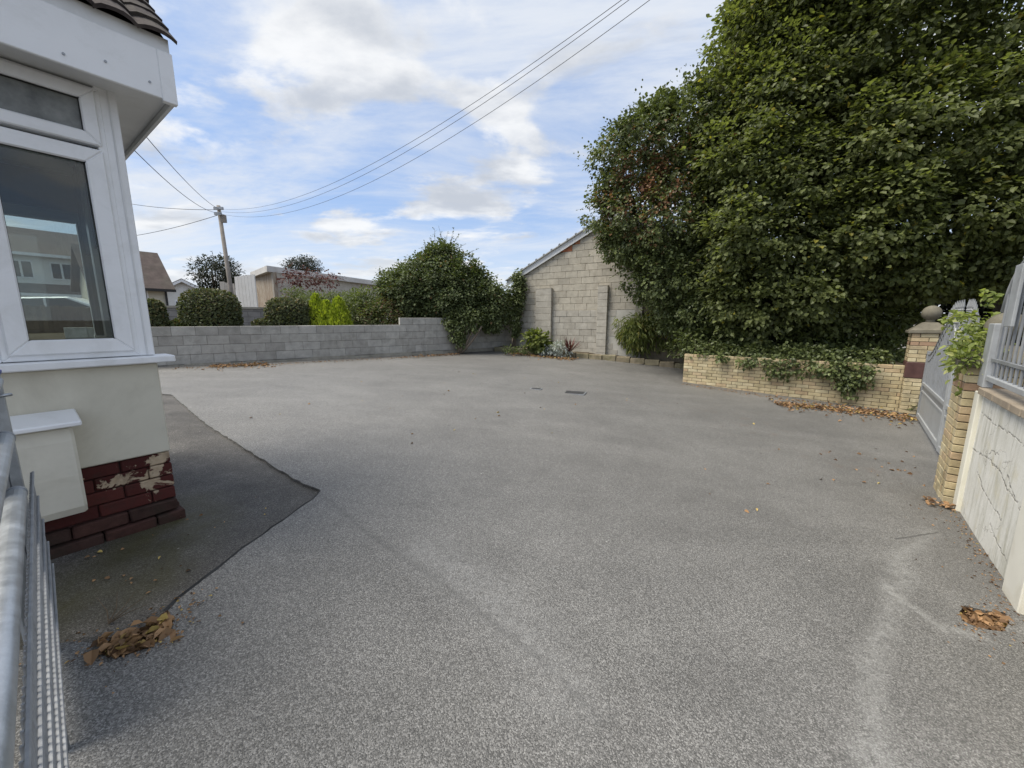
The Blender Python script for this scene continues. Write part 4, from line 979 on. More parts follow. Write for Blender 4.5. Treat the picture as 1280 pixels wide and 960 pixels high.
def fill_poly(pix, n, shrink=1.0):
    P_ = [tuple(g(u,v)[:2]) for u, v in pix]; xs = [p[0] for p in P_]; ys_ = [p[1] for p in P_]; out = []
    while len(out) < n:
        q = (rl.uniform(min(xs),max(xs)), rl.uniform(min(ys_),max(ys_)))
        if inside(q, P_): out.append(q)
    return out
hole = [(206,766),(218,773),(212,790),(186,806),(150,819),(128,817),(123,803),(150,792),(180,785)]
litter('brown fallen leaves filling the hole beside the galvanised gate', fill_poly(hole, 95)+along([(120,805),(205,800),(225,780)], 14, 0.05), 3, 0.058, lift=-0.02, hmax=0.035, acc=0.16)
litter('brown fallen leaves filling the pothole by the white wall', fill_poly(pot_pix, 120)+along([(1190,770),(1240,800),(1265,795)], 14, 0.05), 4, 0.05, lift=-0.042, hmax=0.04, acc=0.05)
litter('drift of tan leaves lying along the foot of the yellow wall', along([(970,506),(1040,512),(1110,520),(1143,524)], 1100, 0.12), 5, 0.052, acc=0.1)
litter('patch of rusty leaves at the foot of the grey block wall', along([(262,459),(300,458),(335,456)], 380, 0.14), 6, 0.055, acc=0.0)
litter('thin scatter of leaves at the foot of the block wall near the ivy stem', along([(500,448),(545,445),(575,443)], 120, 0.08), 16, 0.06, acc=0.0)
litter('orange leaves gathered against the mossy bed edging', along([(640,442),(680,446),(720,450)], 650, 0.13, side=-0.05), 7, 0.06, acc=0.1)
litter('brown leaves at the foot of the climber covered pier', along([(1155,628),(1190,636)], 45, 0.035), 8, 0.045, acc=0.0)
litter('stray leaves scattered across the open asphalt', fill_poly([(230,500),(560,460),(850,500),(1130,545),(1150,640),(900,640),(700,560),(420,560)], 45), 9, 0.036, lift=0.004, hmax=0.004, acc=0.3)
litter('brown stray leaves on the asphalt near the gate', fill_poly([(960,560),(1140,560),(1160,620),(1000,600)], 26), 10, 0.042, lift=0.004, hmax=0.004, acc=0.0)
litter('leaf scraps lying on the old dark tarmac by the bay', fill_poly([(90,700),(230,640),(330,610),(360,620),(240,720),(110,780)], 26), 12, 0.022, lift=-0.018, hmax=0.004, acc=0.1)
litter('dark crumbs of leaf and grit round the leaf filled hole by the bay', along([(80,800),(125,825),(200,812),(235,770),(225,745)], 160, 0.05), 21, 0.014, lift=0.002, hmax=0.004, acc=0.1)
litter('crumbs of leaf and grit along the foot of the white wall', along([(1190,638),(1225,690),(1262,750),(1240,800),(1195,785)], 320, 0.05), 22, 0.016, lift=0.002, hmax=0.004, acc=0.05)
litter('leaf crumbs and grit along the foot of the block wall', along([(215,461),(350,455),(480,448),(575,443)], 500, 0.12), 23, 0.035, lift=0.002, hmax=0.004, acc=0.0)
litter('leaf crumbs and grit along the foot of the yellow wall', along([(853,480),(960,496),(1122,517)], 350, 0.08), 24, 0.03, lift=0.002, hmax=0.004, acc=0.0)
p = g(135,775); mb = MB()
for i in range(5):
    a = 0.4+i*0.5; mb.tube([(0,0,0.0),(0.06*math.cos(a),0.06*math.sin(a),0.03),(0.13*math.cos(a+.2),0.13*math.sin(a+.2),0.035+0.01*i)], [0.0022,0.0018,0.0008], 5)
tag(mb.build('dead_twig', M['bark'], None, loc=(p[0],p[1],p[2]-0.018)), 'dry branching twig lying by the leaf filled hole', 'twig')

# ------------------------------------------------------------------ vegetation
M['lime_leaf'] = leaf_mat('lime_tree_leaf', (0.046,0.060,0.022), (0.225,0.255,0.098), accent=(0.40,0.34,0.05), trans=0.4)
M['ivy_leaf'] = leaf_mat('ivy_leaf', (0.038,0.054,0.021), (0.19,0.225,0.085), accent=(0.26,0.12,0.07), trans=0.2, rough=0.4)
M['hedge_leaf'] = leaf_mat('clipped_hedge_leaf', (0.045,0.058,0.028), (0.135,0.155,0.07), accent=(0.20,0.15,0.07), trans=0.2)
M['golden_leaf'] = leaf_mat('golden_conifer_leaf', (0.20,0.27,0.03), (0.42,0.47,0.06), trans=0.3)
M['shrub_leaf'] = leaf_mat('shrub_leaf', (0.05,0.07,0.025), (0.17,0.20,0.075), accent=(0.18,0.09,0.07), trans=0.3)
M['bamboo_leaf'] = leaf_mat('weeping_shrub_leaf', (0.06,0.085,0.022), (0.22,0.25,0.075), accent=(0.42,0.38,0.12), trans=0.35)
M['silver_leaf'] = leaf_mat('silver_leaf', (0.28,0.31,0.30), (0.52,0.55,0.53), trans=0.15)
M['red_leaf'] = leaf_mat('dark_red_leaf', (0.07,0.022,0.022), (0.16,0.06,0.05), trans=0.15)
M['vine_leaf'] = leaf_mat('climber_leaf', (0.10,0.14,0.035), (0.30,0.34,0.10), accent=(0.45,0.46,0.20), trans=0.35)
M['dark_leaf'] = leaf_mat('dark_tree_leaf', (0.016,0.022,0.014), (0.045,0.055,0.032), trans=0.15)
M['mound_leaf'] = leaf_mat('mound_leaf', (0.040,0.058,0.024), (0.165,0.20,0.085), accent=(0.20,0.12,0.06), trans=0.25)
M['core'] = stone_mat('shade_core', [(0.020,0.022,0.012)], scale=6, var=0.4)  # near-black, with the darkness inside the clipped hedges put into the colour

# ivy-clad tree beside the gable
RI = np.random.default_rng(101)
base = at(882,440,11.6); it = thing('ivy_clad_tree', 'tall tree clad in dark ivy with a rusty patch beside the block gable', 'tree', (base[0],base[1],0.3))
mb = MB(); limb(mb, (0,0,-0.1), (0.1,0.1,3.0), 0.26, 0.2, 0.04, 1); limb(mb, (0.1,0.1,2.9), (-0.7,0.0,5.6), 0.18, 0.05, 0.1, 2); limb(mb, (0.1,0.1,2.9), (0.9,0.2,6.2), 0.18, 0.05, 0.1, 3); limb(mb, (0.05,0.05,1.8), (0.8,-0.6,3.8), 0.12, 0.04, 0.1, 4)
mb.build('trunk', M['bark'], it, True)
iv = [pblob(800,205,11.6,48,58,1.3), pblob(795,265,11.6,50,55,1.3), pblob(862,180,11.6,58,58,1.4), pblob(840,270,11.4,62,70,1.4), pblob(880,240,11.3,55,90,1.4),
      pblob(840,340,11.2,45,48,1.2), pblob(885,350,11.1,60,65,1.3), pblob(880,398,11.2,42,30,0.8), pblob(790,300,11.6,38,25,0.9), pblob(820,170,11.7,40,35,1.0)]
def ivy_accent(pos, rng):
    c = np.array(at(812,232,10.6)); r = (pos-c)/np.array([1.0,1.6,0.95]); q = np.exp(-np.sum(r*r,axis=1)); n = 0.5+0.5*np.sin(pos[:,0]*7)*np.sin(pos[:,2]*6+1)
    return np.clip((rng.random(len(pos)) < q*n*1.1)*rng.uniform(0.5,1,len(pos)), 0, 1)
foliage('crown', it, M['ivy_leaf'], RI, iv, 26, 24, 0.17, 0.075, aspect=0.8, flat=0.9, droop=0.5, accent_fn=ivy_accent, inner=0.55, outer=1.05)
foliage('crown', it, M['ivy_leaf'], RI, [(c, tuple(np.array(r)*1.0)) for c, r in iv], 3, 7, 0.3, 0.055, aspect=0.7, flat=1.0, droop=-0.2, inner=1.0, outer=1.16, cull=1.02)
# loose sprays at the left edge
def sprays(parent, mat, rng, starts, n_leaf, size, seed, twig=0.006, aspect=0.6, name='shoot'):
    mbt = MB(); P_ = []; D_ = []; N_ = []
    for (a, b) in starts:
        a = np.array(a); b = np.array(b); L = np.linalg.norm(b-a); mid = (a+b)/2+np.array([0,0,0.12*L])+rng.normal(size=3)*0.05*L
        ts = np.linspace(0,1,6); pts = [(1-t)**2*a+2*t*(1-t)*mid+t*t*b for t in ts]
        mbt.tube([tuple(p-np.array(parent.location)) for p in pts], [twig*(1-0.7*t) for t in ts], 4)
        for k in range(n_leaf):
            t = rng.uniform(0.15,1.0); p = (1-t)**2*a+2*t*(1-t)*mid+t*t*b; P_.append(p+rng.normal(size=3)*0.02*L); D_.append((b-a)/L*0.6+rng.normal(size=3)*0.7+np.array([0,0,-0.3])); N_.append(np.array([0,0,1])+rng.normal(size=3)*0.5)
    n = len(P_); Ls = size*rng.uniform(0.6,1.3,n)
    me = leaves_mesh(name, mat, np.array(P_), np.array(D_), np.array(N_), Ls, Ls*aspect, rng.random(n)); o = obj(name+'_leaves', me, parent); o.location = -Vector(parent.location); kind(o, 'stuff')
    kind(mbt.build(name+'_stems', M['bark'], parent), 'stuff')
sprays(it, M['ivy_leaf'], RI, [(at(u0,v0,11.3), at(u1,v1,11.3)) for u0,v0,u1,v1 in ((770,270,720,262),(765,280,722,272),(770,180,752,160),(790,150,786,128),(820,140,815,118),(775,300,748,318),(800,330,772,360),(790,335,760,350),(760,240,735,232))], 16, 0.08, 1)

# big lime trees behind the yellow wall
RL = np.random.default_rng(202)
def lime_accent(pos, rng): return (rng.random(len(pos)) < 0.012)*rng.uniform(0.5,1,len(pos))
b1 = at(1000,440,10.4); t1 = thing('lime_tree', 'broad lime tree leaning over the yellow brick wall', 'tree', (b1[0],b1[1],0.5))
mb = MB(); limb(mb, (0,0,-0.1), (0.1,0.2,4.0), 0.24, 0.18, 0.03, 5); limb(mb, (0.1,0.2,3.8), (-1.0,-0.2,8.0), 0.15, 0.04, 0.08, 6); limb(mb, (0.1,0.2,3.5), (1.4,-0.5,7.5), 0.15, 0.04, 0.08, 7); limb(mb, (0.05,0.1,2.5), (0.3,-1.9,3.9), 0.1, 0.03, 0.08, 8); limb(mb, (0.05,0.1,2.2), (-1.6,-1.0,3.6), 0.1, 0.03, 0.08, 9)
mb.build('trunk', M['bark'], t1, True)
lb1 = [pblob(978,50,10.6,58,62,1.4), pblob(935,135,10.6,62,58,1.4), pblob(1010,30,10.4,80,90,1.6), pblob(990,150,10.2,85,85,1.6), pblob(940,220,10.0,70,60,1.4), pblob(1020,230,9.6,85,70,1.5),
       pblob(960,300,9.7,75,60,1.4), pblob(1040,310,9.2,80,50,1.3), pblob(940,370,9.9,60,45,1.2), pblob(1000,365,9.4,70,35,1.1), pblob(960,415,10.0,60,25,0.8), pblob(1030,-70,10.4,75,80,1.5), pblob(985,-25,10.6,45,50,1.1)]
foliage('crown', t1, M['lime_leaf'], RL, lb1, 3.0, 6, 0.35, 0.085, aspect=0.7, flat=1.0, droop=0.0, inner=1.0, outer=1.17, cull=1.02)
foliage('crown', t1, M['lime_leaf'], RL, lb1, 23, 24, 0.26, 0.088, aspect=0.75, flat=0.45, droop=0.45, accent_fn=lime_accent, inner=0.45, outer=1.05)
sprays(t1, M['lime_leaf'], RL, [(at(u0,v0,10.0), at(u1,v1,10.0)) for u0,v0,u1,v1 in ((910,100,886,66),(905,110,872,90),(945,50,913,14),(960,20,935,-20),(935,60,906,40),(950,30,926,-5),(965,20,950,-30),(900,120,880,100),(920,70,900,12),(925,85,893,66),(935,75,915,30),(915,95,880,76))], 22, 0.11, 2, aspect=0.75)
b2 = at(1235,430,9.4); t2 = thing('lime_tree', 'dense lime tree overhanging the grey driveway gate', 'tree', (b2[0],b2[1],-0.3))
mb = MB(); limb(mb, (0,0,-0.1), (-0.2,0.0,4.2), 0.22, 0.17, 0.03, 15); limb(mb, (-0.2,0,4.0), (-1.3,-1.0,8.0), 0.15, 0.04, 0.08, 16); limb(mb, (-0.2,0,3.8), (1.2,-0.6,7.5), 0.15, 0.04, 0.08, 17); limb(mb, (-0.1,0,2.8), (-1.2,-2.0,4.0), 0.1, 0.03, 0.08, 18)
mb.build('trunk', M['bark'], t2, True)
lb2 = [pblob(1110,60,9.4,95,100,1.6), pblob(1200,40,9.0,100,110,1.7), pblob(1290,60,8.6,90,110,1.7), pblob(1110,180,9.0,90,75,1.5), pblob(1200,170,8.6,95,80,1.5), pblob(1290,190,8.2,85,85,1.5),
       pblob(1120,270,8.7,85,60,1.3), pblob(1210,270,8.2,85,55,1.3), pblob(1290,290,7.8,70,55,1.2), pblob(1130,335,8.9,75,35,1.1), pblob(1215,330,8.6,70,35,1.0), pblob(1100,-60,9.4,100,80,1.5), pblob(1210,-80,9.0,100,80,1.6)]
foliage('crown', t2, M['lime_leaf'], RL, lb2, 23, 24, 0.26, 0.09, aspect=0.75, flat=0.45, droop=0.45, accent_fn=lime_accent, inner=0.45, outer=1.05)
# undergrowth and far hedge behind the yellow wall
RU = np.random.default_rng(303)
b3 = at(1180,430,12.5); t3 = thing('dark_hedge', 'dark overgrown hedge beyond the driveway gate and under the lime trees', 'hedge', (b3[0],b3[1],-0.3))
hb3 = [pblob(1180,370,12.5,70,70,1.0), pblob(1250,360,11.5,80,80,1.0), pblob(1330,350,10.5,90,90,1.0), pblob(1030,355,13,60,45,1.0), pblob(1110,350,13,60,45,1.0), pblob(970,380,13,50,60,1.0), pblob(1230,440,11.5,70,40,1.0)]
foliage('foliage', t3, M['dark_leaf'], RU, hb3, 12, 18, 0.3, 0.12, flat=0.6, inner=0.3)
mb = MB()
for i, (u, v) in enumerate(((1080,440),(1180,470),(1240,470),(1010,440))): p = at(u,v,12.5)-np.array(b3)*0; limb(mb, (p[0]-b3[0],p[1]-b3[1],-0.1), (p[0]-b3[0]+0.2,p[1]-b3[1],3.2), 0.10, 0.05, 0.05, 40+i)
mb.build('stems', M['bark'], t3, True)
uh = thing('trailing_ivy', 'dark ivy and scrub trailing over the top of the yellow brick wall', 'ivy', (YB0[0]+1.5,YB0[1]-1.0,0.55))
ub = []
rr = random.Random(6)
for i in range(16):
    s = 0.15+i*(YL-0.6)/15; p = YB0+yd*s+yn*(0.33); ub.append((np.array([p[0],p[1],0.64+rr.uniform(-.04,.06)]), (0.3,0.26,0.13+rr.uniform(0,.10))))
for (u, v, rz) in ((930,452,.12),(945,450,.10),(965,458,.18),(1045,463,.2),(1072,470,.24),(1058,458,.2),(1090,462,.12),(978,462,.12),(1000,462,.14),(1035,462,.12),(1052,470,.25),(1065,474,.28),(1078,478,.12),(905,446,.08),(985,452,.1),(1020,455,.1)):
    q = ray(u,v); nn_ = np.array([yn[0],yn[1],0]); tt = nn_@(YB0-EYE)/(nn_@q); p = EYE+q*tt; ub.append((p-yn*0.04, (0.17,0.09,rz)))
foliage('foliage', uh, M['ivy_leaf'], RU, ub, 60, 12, 0.12, 0.06, flat=0.9, droop=0.8, inner=0.4, aspect=0.8, cull=0.5, keep_fn=lambda c: ((c-YB0)@yn < 0.02) | (c[:,2] > 0.56))
ub2 = [pblob(866,440,10.9,26,16,0.4), pblob(900,425,10.2,50,22,0.6), pblob(970,428,9.8,55,22,0.6), pblob(1040,438,9.2,50,16,0.6), pblob(1100,442,8.8,40,14,0.6)]
foliage('foliage', uh, M['shrub_leaf'], RU, ub2, 30, 12, 0.2, 0.08, flat=0.8, inner=0.2, keep_fn=lambda c: c[:,2] > 0.5)
sprays(uh, M['shrub_leaf'], RU, [(at(u,v,9.6), at(u+du,v+dv,9.2)) for u,v,du,dv in ((870,440,-10,-25),(880,440,12,-20),(895,442,-15,-10),(935,440,4,25),(930,445,-4,22),(1000,450,10,20),(1060,455,18,30),(890,445,30,8))], 10, 0.06, 3)
t = thing('added_pale_wall', 'added pale wall giving the bright spots in gaps under the lime trees', 'wall', tuple(at(1070,430,16.5)*[1,1,0]+np.array([0,0,-0.3])), -0.35)  # added wall that supplies the bright spots between the leaves
mb = MB(); mb.box(-5,5,0,0.2,0,1.75); mb.build('wall_face', M['whitewall'], t); mb = MB(); mb.box(-5.05,5.05,-0.04,0.24,1.752,1.82); mb.build('coping', M['concrete'], t)
# low curtain of leaves above the gap
foliage('crown', t1, M['lime_leaf'], RL, [pblob(1040,395,9.3,55,20,0.5), pblob(1100,390,9.2,60,20,0.5), pblob(1010,415,9.3,30,22,0.4), pblob(1080,415,9.6,60,16,0.5)], 34, 14, 0.2, 0.10, flat=0.4, inner=0.3)
# climber on the near pier
RV = np.random.default_rng(404)
ct = thing('climbing_plant', 'yellow green climber spilling off the near gate pier onto the railing', 'climber', (P2c[0],P2c[1],1.0))
cb = [pblob(1206,425,3.7,14,14,0.12), pblob(1218,440,3.62,18,12,0.15), pblob(1240,440,3.6,10,18,0.12), pblob(1204,452,3.55,14,10,0.12), pblob(1214,400,4.05,14,12,0.15), pblob(1222,430,3.9,16,18,0.18), pblob(1212,455,3.75,16,14,0.15), pblob(1228,480,3.65,16,14,0.12), pblob(1235,415,4.0,12,22,0.15)]
foliage('foliage', ct, M['vine_leaf'], RV, cb, 75, 9, 0.085, 0.052, flat=0.8, inner=0.3, aspect=0.6, cull=0.5, accent_fn=lambda p, r: (r.random(len(p)) < 0.2)*r.random(len(p)))
sprays(ct, M['vine_leaf'], RV, [(at(u0,v0,3.8), at(u1,v1,3.6)) for u0,v0,u1,v1 in ((1220,400,1180,402),(1225,395,1175,400),(1215,440,1182,432),(1215,455,1186,440),(1230,385,1248,366),(1225,380,1230,362),(1225,480,1262,482),(1220,470,1200,492),(1230,470,1255,474))], 14, 0.06, 4, twig=0.004)
p = g(1142,516); wt_ = thing('weed', 'green weed growing at the foot of the maroon banded pier', 'weed', tuple(p))
foliage('leaves', wt_, M['shrub_leaf'], RV, [((p[0],p[1]-0.05,p[2]+0.14),(0.16,0.12,0.14))], 60, 8, 0.08, 0.09, flat=0.8, inner=0.3)

# clipped hedges behind the block wall
def clipped(label, u0, u1, vt, vb, depth, rngseed, name='clipped_hedge', mat='hedge_leaf'):
    rng = np.random.default_rng(rngseed); k = depth/F; c = at((u0+u1)/2, (vt+vb)/2, depth); rx = (u1-u0)/2*k; rz = (vb-vt)/2*k; ry = rx*0.8
    t = thing(name, label, 'hedge', (c[0],c[1],c[2]-rz))
    n = int(16000*max(0.12, rx*rz)); d = rdirs(rng, n); e = 1.0
    q = d/np.maximum(1e-6, (np.abs(d)**3.2).sum(axis=1)**(1/3.2))[:,None]
    pos = q*np.array([rx,ry,rz])*(rng.uniform(0.88,1.02,(n,1)))+np.array([0,0,rz]); nn = nrm(q/np.array([rx,ry,rz])+rdirs(rng,n)*0.8)
    dv = nrm(nrm(q)*0.8+rdirs(rng,n)*0.8); L = 0.065*rng.uniform(0.6,1.4,n); top = np.clip(q[:,2],0,1)
    me = leaves_mesh('foliage', M[mat], pos, dv, nn, L, L*0.7, np.clip(rng.random(n),0,1), (rng.random(n) < 0.12+0.3*top)*rng.random(n)*0.8); kind(obj('foliage', me, t), 'stuff')
    # solid core, its near-black colour standing in for the shade inside the hedge
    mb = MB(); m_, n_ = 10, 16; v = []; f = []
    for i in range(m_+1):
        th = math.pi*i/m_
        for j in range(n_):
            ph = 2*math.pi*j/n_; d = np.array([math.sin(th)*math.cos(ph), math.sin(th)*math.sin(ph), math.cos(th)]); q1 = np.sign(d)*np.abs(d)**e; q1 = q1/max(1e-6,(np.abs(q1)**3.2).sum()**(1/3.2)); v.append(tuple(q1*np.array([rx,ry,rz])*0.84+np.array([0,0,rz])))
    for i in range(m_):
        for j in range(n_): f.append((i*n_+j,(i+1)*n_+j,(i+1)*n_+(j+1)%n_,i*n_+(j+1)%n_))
    mb.add(v, f); mb.build('shade_core', M['core'], t, True)
clipped('large round clipped hedge standing below the telegraph pole behind the block wall', 235, 293, 364, 422, 11.3, 1)
clipped('lower round clipped hedge beside the golden conifers', 338, 386, 374, 422, 12.6, 2)
clipped('clipped hedge end showing past the corner of the bay window', 172, 203, 376, 420, 10.6, 3)
clipped('flat topped knee high green shrub between the two round hedges', 319, 344, 400, 418, 12.2, 4, 'low_shrub')
clipped('small pale green shrub left of the big round hedge', 218, 240, 400, 420, 11.0, 5, 'low_shrub', 'shrub_leaf')

# golden conifers
for i, (u, vt, ru, lab) in enumerate(((394,370,12,'golden conifer beside the lower round hedge'),(408,378,13.5,'golden conifer in the middle of the three'),(424,374,15,'golden conifer nearest the mixed shrubs'))):
    rng = np.random.default_rng(60+i); dep = 12.9; k = dep/F; top = at(u,vt,dep); zb = 1.0-0.2; h = top[2]-zb
    t = thing('golden_conifer', lab, 'conifer', (top[0],top[1]-0.05*i,zb), 0, 'golden conifers behind the block wall')
    mb = MB(); mb.tube([(0,0,-0.1),(0,0,h*0.9)], [0.04,0.01], 6); mb.build('trunk', M['bark'], t)
    n = 2600; hh = rng.random(n)**0.8; rad = ru*k*np.clip(1.2*(1-hh)**0.7+0.03,0,1)*(0.75+0.3*rng.random(n)); a = rng.random(n)*2*math.pi
    lump = 1+0.15*np.sin(a*5+hh*9); pos = np.c_[np.cos(a)*rad*lump, np.sin(a)*rad*lump, hh*h]; d = nrm(np.c_[np.cos(a)*0.5,np.sin(a)*0.5,np.full(n,0.8)]+rng.normal(size=(n,3))*0.25); nn = np.c_[np.cos(a),np.sin(a),np.zeros(n)]+rng.normal(size=(n,3))*0.3
    L = 0.11*rng.uniform(0.6,1.3,n); kind(obj('foliage', leaves_mesh('foliage', M['golden_leaf'], pos, d, nn, L, L*0.35, rng.random(n)), t), 'stuff')

# mixed shrubs and ivy mass
RS = np.random.default_rng(505)
def shrub(name, label, cat, blobs, mat, per_m2, per, spread, size, rng, accent=None, stems=3, zb=None, **kw):
    c = np.mean([b[0] for b in blobs], axis=0); lo = min(b[0][2]-b[1][2] for b in blobs) if zb is None else zb
    t = thing(name, label, cat, (c[0],c[1],lo))
    mb = MB()
    for i in range(stems):
        b = blobs[i % len(blobs)][0]; limb(mb, (0.1*(i-1),0,-0.15), (b[0]-c[0], b[1]-c[1], max(0.1,b[2]-lo)), 0.035, 0.012, 0.1, 70+i)
    mb.build('stems', M['bark'], t, True)
    foliage('foliage', t, mat, rng, blobs, per_m2, per, spread, size, accent_fn=accent, **kw); return t
shrub('mixed_shrub', 'mid green leafy shrub between the golden conifers and the ivy mound', 'shrub', [pblob(452,381,14.5,26,19,0.7), pblob(440,395,14,25,22,0.7), pblob(470,398,14,25,20,0.7)], M['shrub_leaf'], 40, 12, 0.16, 0.075, RS, flat=0.8, inner=0.3, zb=0.7)
shrub('mixed_shrub', 'grey green shrub in front of the flat roofed outbuilding wall', 'shrub', [pblob(398,378,15.5,34,12,0.6), pblob(428,380,15.5,30,13,0.6), pblob(370,368,16,11,8,0.4)], M['shrub_leaf'], 40, 12, 0.16, 0.07, RS, flat=0.8, inner=0.3, zb=0.7)
shrub('mixed_shrub', 'reddish green shrub against the step of the block wall', 'shrub', [pblob(480,395,14.0,22,26,0.6), pblob(460,400,13.8,16,18,0.5), pblob(495,402,13.9,14,18,0.5)], M['shrub_leaf'], 45, 12, 0.14, 0.06, RS, accent=lambda p, r: (r.random(len(p)) < 0.45)*r.random(len(p)), flat=0.8, inner=0.3, zb=0.7)
ivb = [pblob(540,352,14.6,34,40,1.2), pblob(572,368,14.4,40,38,1.1), pblob(515,370,14.8,38,34,1.2), pblob(552,324,14.7,22,18,0.8), pblob(590,352,14.6,20,16,0.8), pblob(500,365,15.0,24,28,0.9), pblob(605,380,14.5,30,30,0.9), pblob(560,380,15.0,46,20,0.7), pblob(528,380,15.2,36,18,0.7)]
ivt = shrub('ivy_mound', 'big ivy covered mound sprawling over the block wall', 'ivy', ivb, M['mound_leaf'], 60, 20, 0.19, 0.072, RS, flat=0.8, inner=0.25, cull=0.5, aspect=0.8, zb=0.3, accent=lambda p, r: (r.random(len(p)) < 0.03)*r.random(len(p)))
sprays(ivt, M['shrub_leaf'], RS, [(at(u0,v0,14.6), at(u1,v1,14.6)) for u0,v0,u1,v1 in ((560,330,548,282),(530,345,512,322),(600,355,622,345),(548,322,538,296),(558,320,566,296),(580,330,600,322),(515,352,498,338),(505,350,490,345),(545,320,543,285),(555,318,560,290),(560,318,575,292),(570,322,592,318),(565,320,582,305),(535,330,520,318),(585,335,605,328),(550,318,550,292),(520,340,505,330),(590,345,612,342),(562,316,568,284),(540,325,530,300),(575,325,596,312))], 16, 0.07, 5, twig=0.010, aspect=0.45)
# ivy hanging over the wall corner with bare stems in front of it
hi_ = [pblob(582,398,13.6,22,14,0.3), pblob(571,413,13.5,9,13,0.2), pblob(576,424,13.5,5,8,0.12), pblob(606,391,14.2,18,16,0.3), pblob(622,387,14.6,16,17,0.3), pblob(640,379,14.8,11,18,0.3), pblob(648,366,14.9,8,18,0.3), pblob(612,404,14.2,7,9,0.15), pblob(650,352,14.9,7,12,0.25), pblob(644,402,14.7,5,20,0.15), pblob(562,402,13.5,8,7,0.2)]
hv = shrub('hanging_ivy', 'dark ivy hanging on bare stems where the block wall meets the gable', 'ivy', hi_, M['ivy_leaf'], 70, 12, 0.12, 0.075, RS, flat=1.0, droop=0.9, inner=0.35, aspect=0.8, stems=0, zb=0.3)
mb = MB(); hl = np.array(hv.location)
def wl(u, v, dep): return tuple(at(u,v,dep)-hl)
for i, (a, b) in enumerate((((575,441),(566,405)),((576,441),(585,405)),((577,441),(598,400)),((578,440),(602,408)),((574,441),(572,395)),((641,436),(648,380)),((640,436),(652,370)),((643,436),(655,385)))):
    dep = 13.55 if i < 5 else 14.85; limb(mb, wl(a[0],a[1],dep), wl(b[0],b[1],dep), 0.05 if i < 5 else 0.03, 0.03, 0.06, 90+i)
mb.build('bare_stems', stone_mat('pale_ivy_stem', [(0.22,0.18,0.14)], scale=10, var=0.4), hv, True)['kind'] = 'stuff'

# bed plants
def bed_z(p): return gz(p[0],p[1])+0.14
p = g(667,441, 0.12); p = np.array(p)+kn*0.35
shrub('leafy_shrub', 'small round green shrub in the flower bed by the hanging ivy', 'shrub', [((p[0],p[1],bed_z(p)+0.40),(0.40,0.34,0.34)), ((p[0]+0.1,p[1],bed_z(p)+0.2),(0.3,0.3,0.2))], M['bamboo_leaf'], 50, 8, 0.12, 0.13, RS, flat=0.7, inner=0.4, aspect=0.7, zb=bed_z(p))
p = np.array(g(697,443,0.12))+kn*0.25
t = thing('silver_plant', 'low silvery foliage plant beside the red spiky cordyline', 'plant', (p[0],p[1],bed_z(p)))
foliage('foliage', t, M['silver_leaf'], RS, [((p[0],p[1],bed_z(p)+0.18),(0.40,0.3,0.22)), ((p[0]-0.45,p[1]+0.1,bed_z(p)+0.08),(0.3,0.2,0.12))], 80, 8, 0.09, 0.07, stuff=False, flat=0.9, inner=0.4, aspect=0.5)
p = np.array(g(709,444,0.12))+kn*0.25; t = thing('cordyline', 'spiky dark red cordyline in the flower bed', 'plant', (p[0],p[1],bed_z(p)))
rs = random.Random(8)
for i in range(34):
    a = rs.random()*6.28; el = rs.uniform(0.5,1.45); L = rs.uniform(0.4,0.68); w = 0.022; d = Vector((math.cos(a)*math.cos(el),math.sin(a)*math.cos(el),math.sin(el))); s = Vector((-math.sin(a),math.cos(a),0))
    v = []; 
    for tt, ww in ((0,0.5),(0.35,1),(0.7,0.8),(1,0.05)):
        q = d*L*tt+Vector((0,0,0.05))-Vector((0,0,1))*0.14*tt*tt*math.cos(el)*L; v += [q-s*w*ww, q+s*w*ww+Vector((0,0,0.004))]
    me = mesh_from('leaf_blade', v, [(0,1,3,2),(2,3,5,4),(4,5,7,6)], M['red_leaf']); at1 = me.attributes.new('tint','FLOAT','POINT'); at1.data.foreach_set('value',[rs.random()]*8); obj('leaf_blade', me, t)
RB = np.random.default_rng(606)
bb = [pblob(812,411,12.9,34,22,0.5), pblob(832,402,12.9,32,24,0.5), pblob(800,420,12.8,24,14,0.4), pblob(842,420,12.7,22,16,0.4), pblob(822,386,13.0,20,12,0.4)]
shrub('weeping_shrub', 'yellow green weeping shrub at the corner of the gable and the brick wall', 'shrub', bb, M['bamboo_leaf'], 34, 22, 0.22, 0.16, RB, flat=0.9, droop=1.5, inner=0.4, aspect=0.2, up_bias=0.2, zb=0.12, accent=lambda p, r: (r.random(len(p)) < 0.15)*r.random(len(p)))
rw = random.Random(4)
for i, (u, lab) in enumerate(((632,'low weed at the foot of the hanging ivy'),(735,'straggly weed right of the cordyline'),(750,'upright weed against the second buttress'),(770,'low weed below the rendered panel'),(786,'green weed beside the weeping shrub'),(652,'small weed left of the round bed shrub'))):
    p = np.array(g(u,441,0.12))+kn*0.3; h = rw.uniform(0.1,0.22) if i != 2 else 0.34
    t = thing('bed_weed', lab, 'weed', (p[0],p[1],bed_z(p)))
    foliage('leaves', t, M['shrub_leaf'], RB, [((p[0],p[1],bed_z(p)+h*0.6),(0.26+0.2*rw.random(),0.18,h*0.55))], 60, 6, 0.08, 0.07, stuff=False, flat=0.8, inner=0.2)

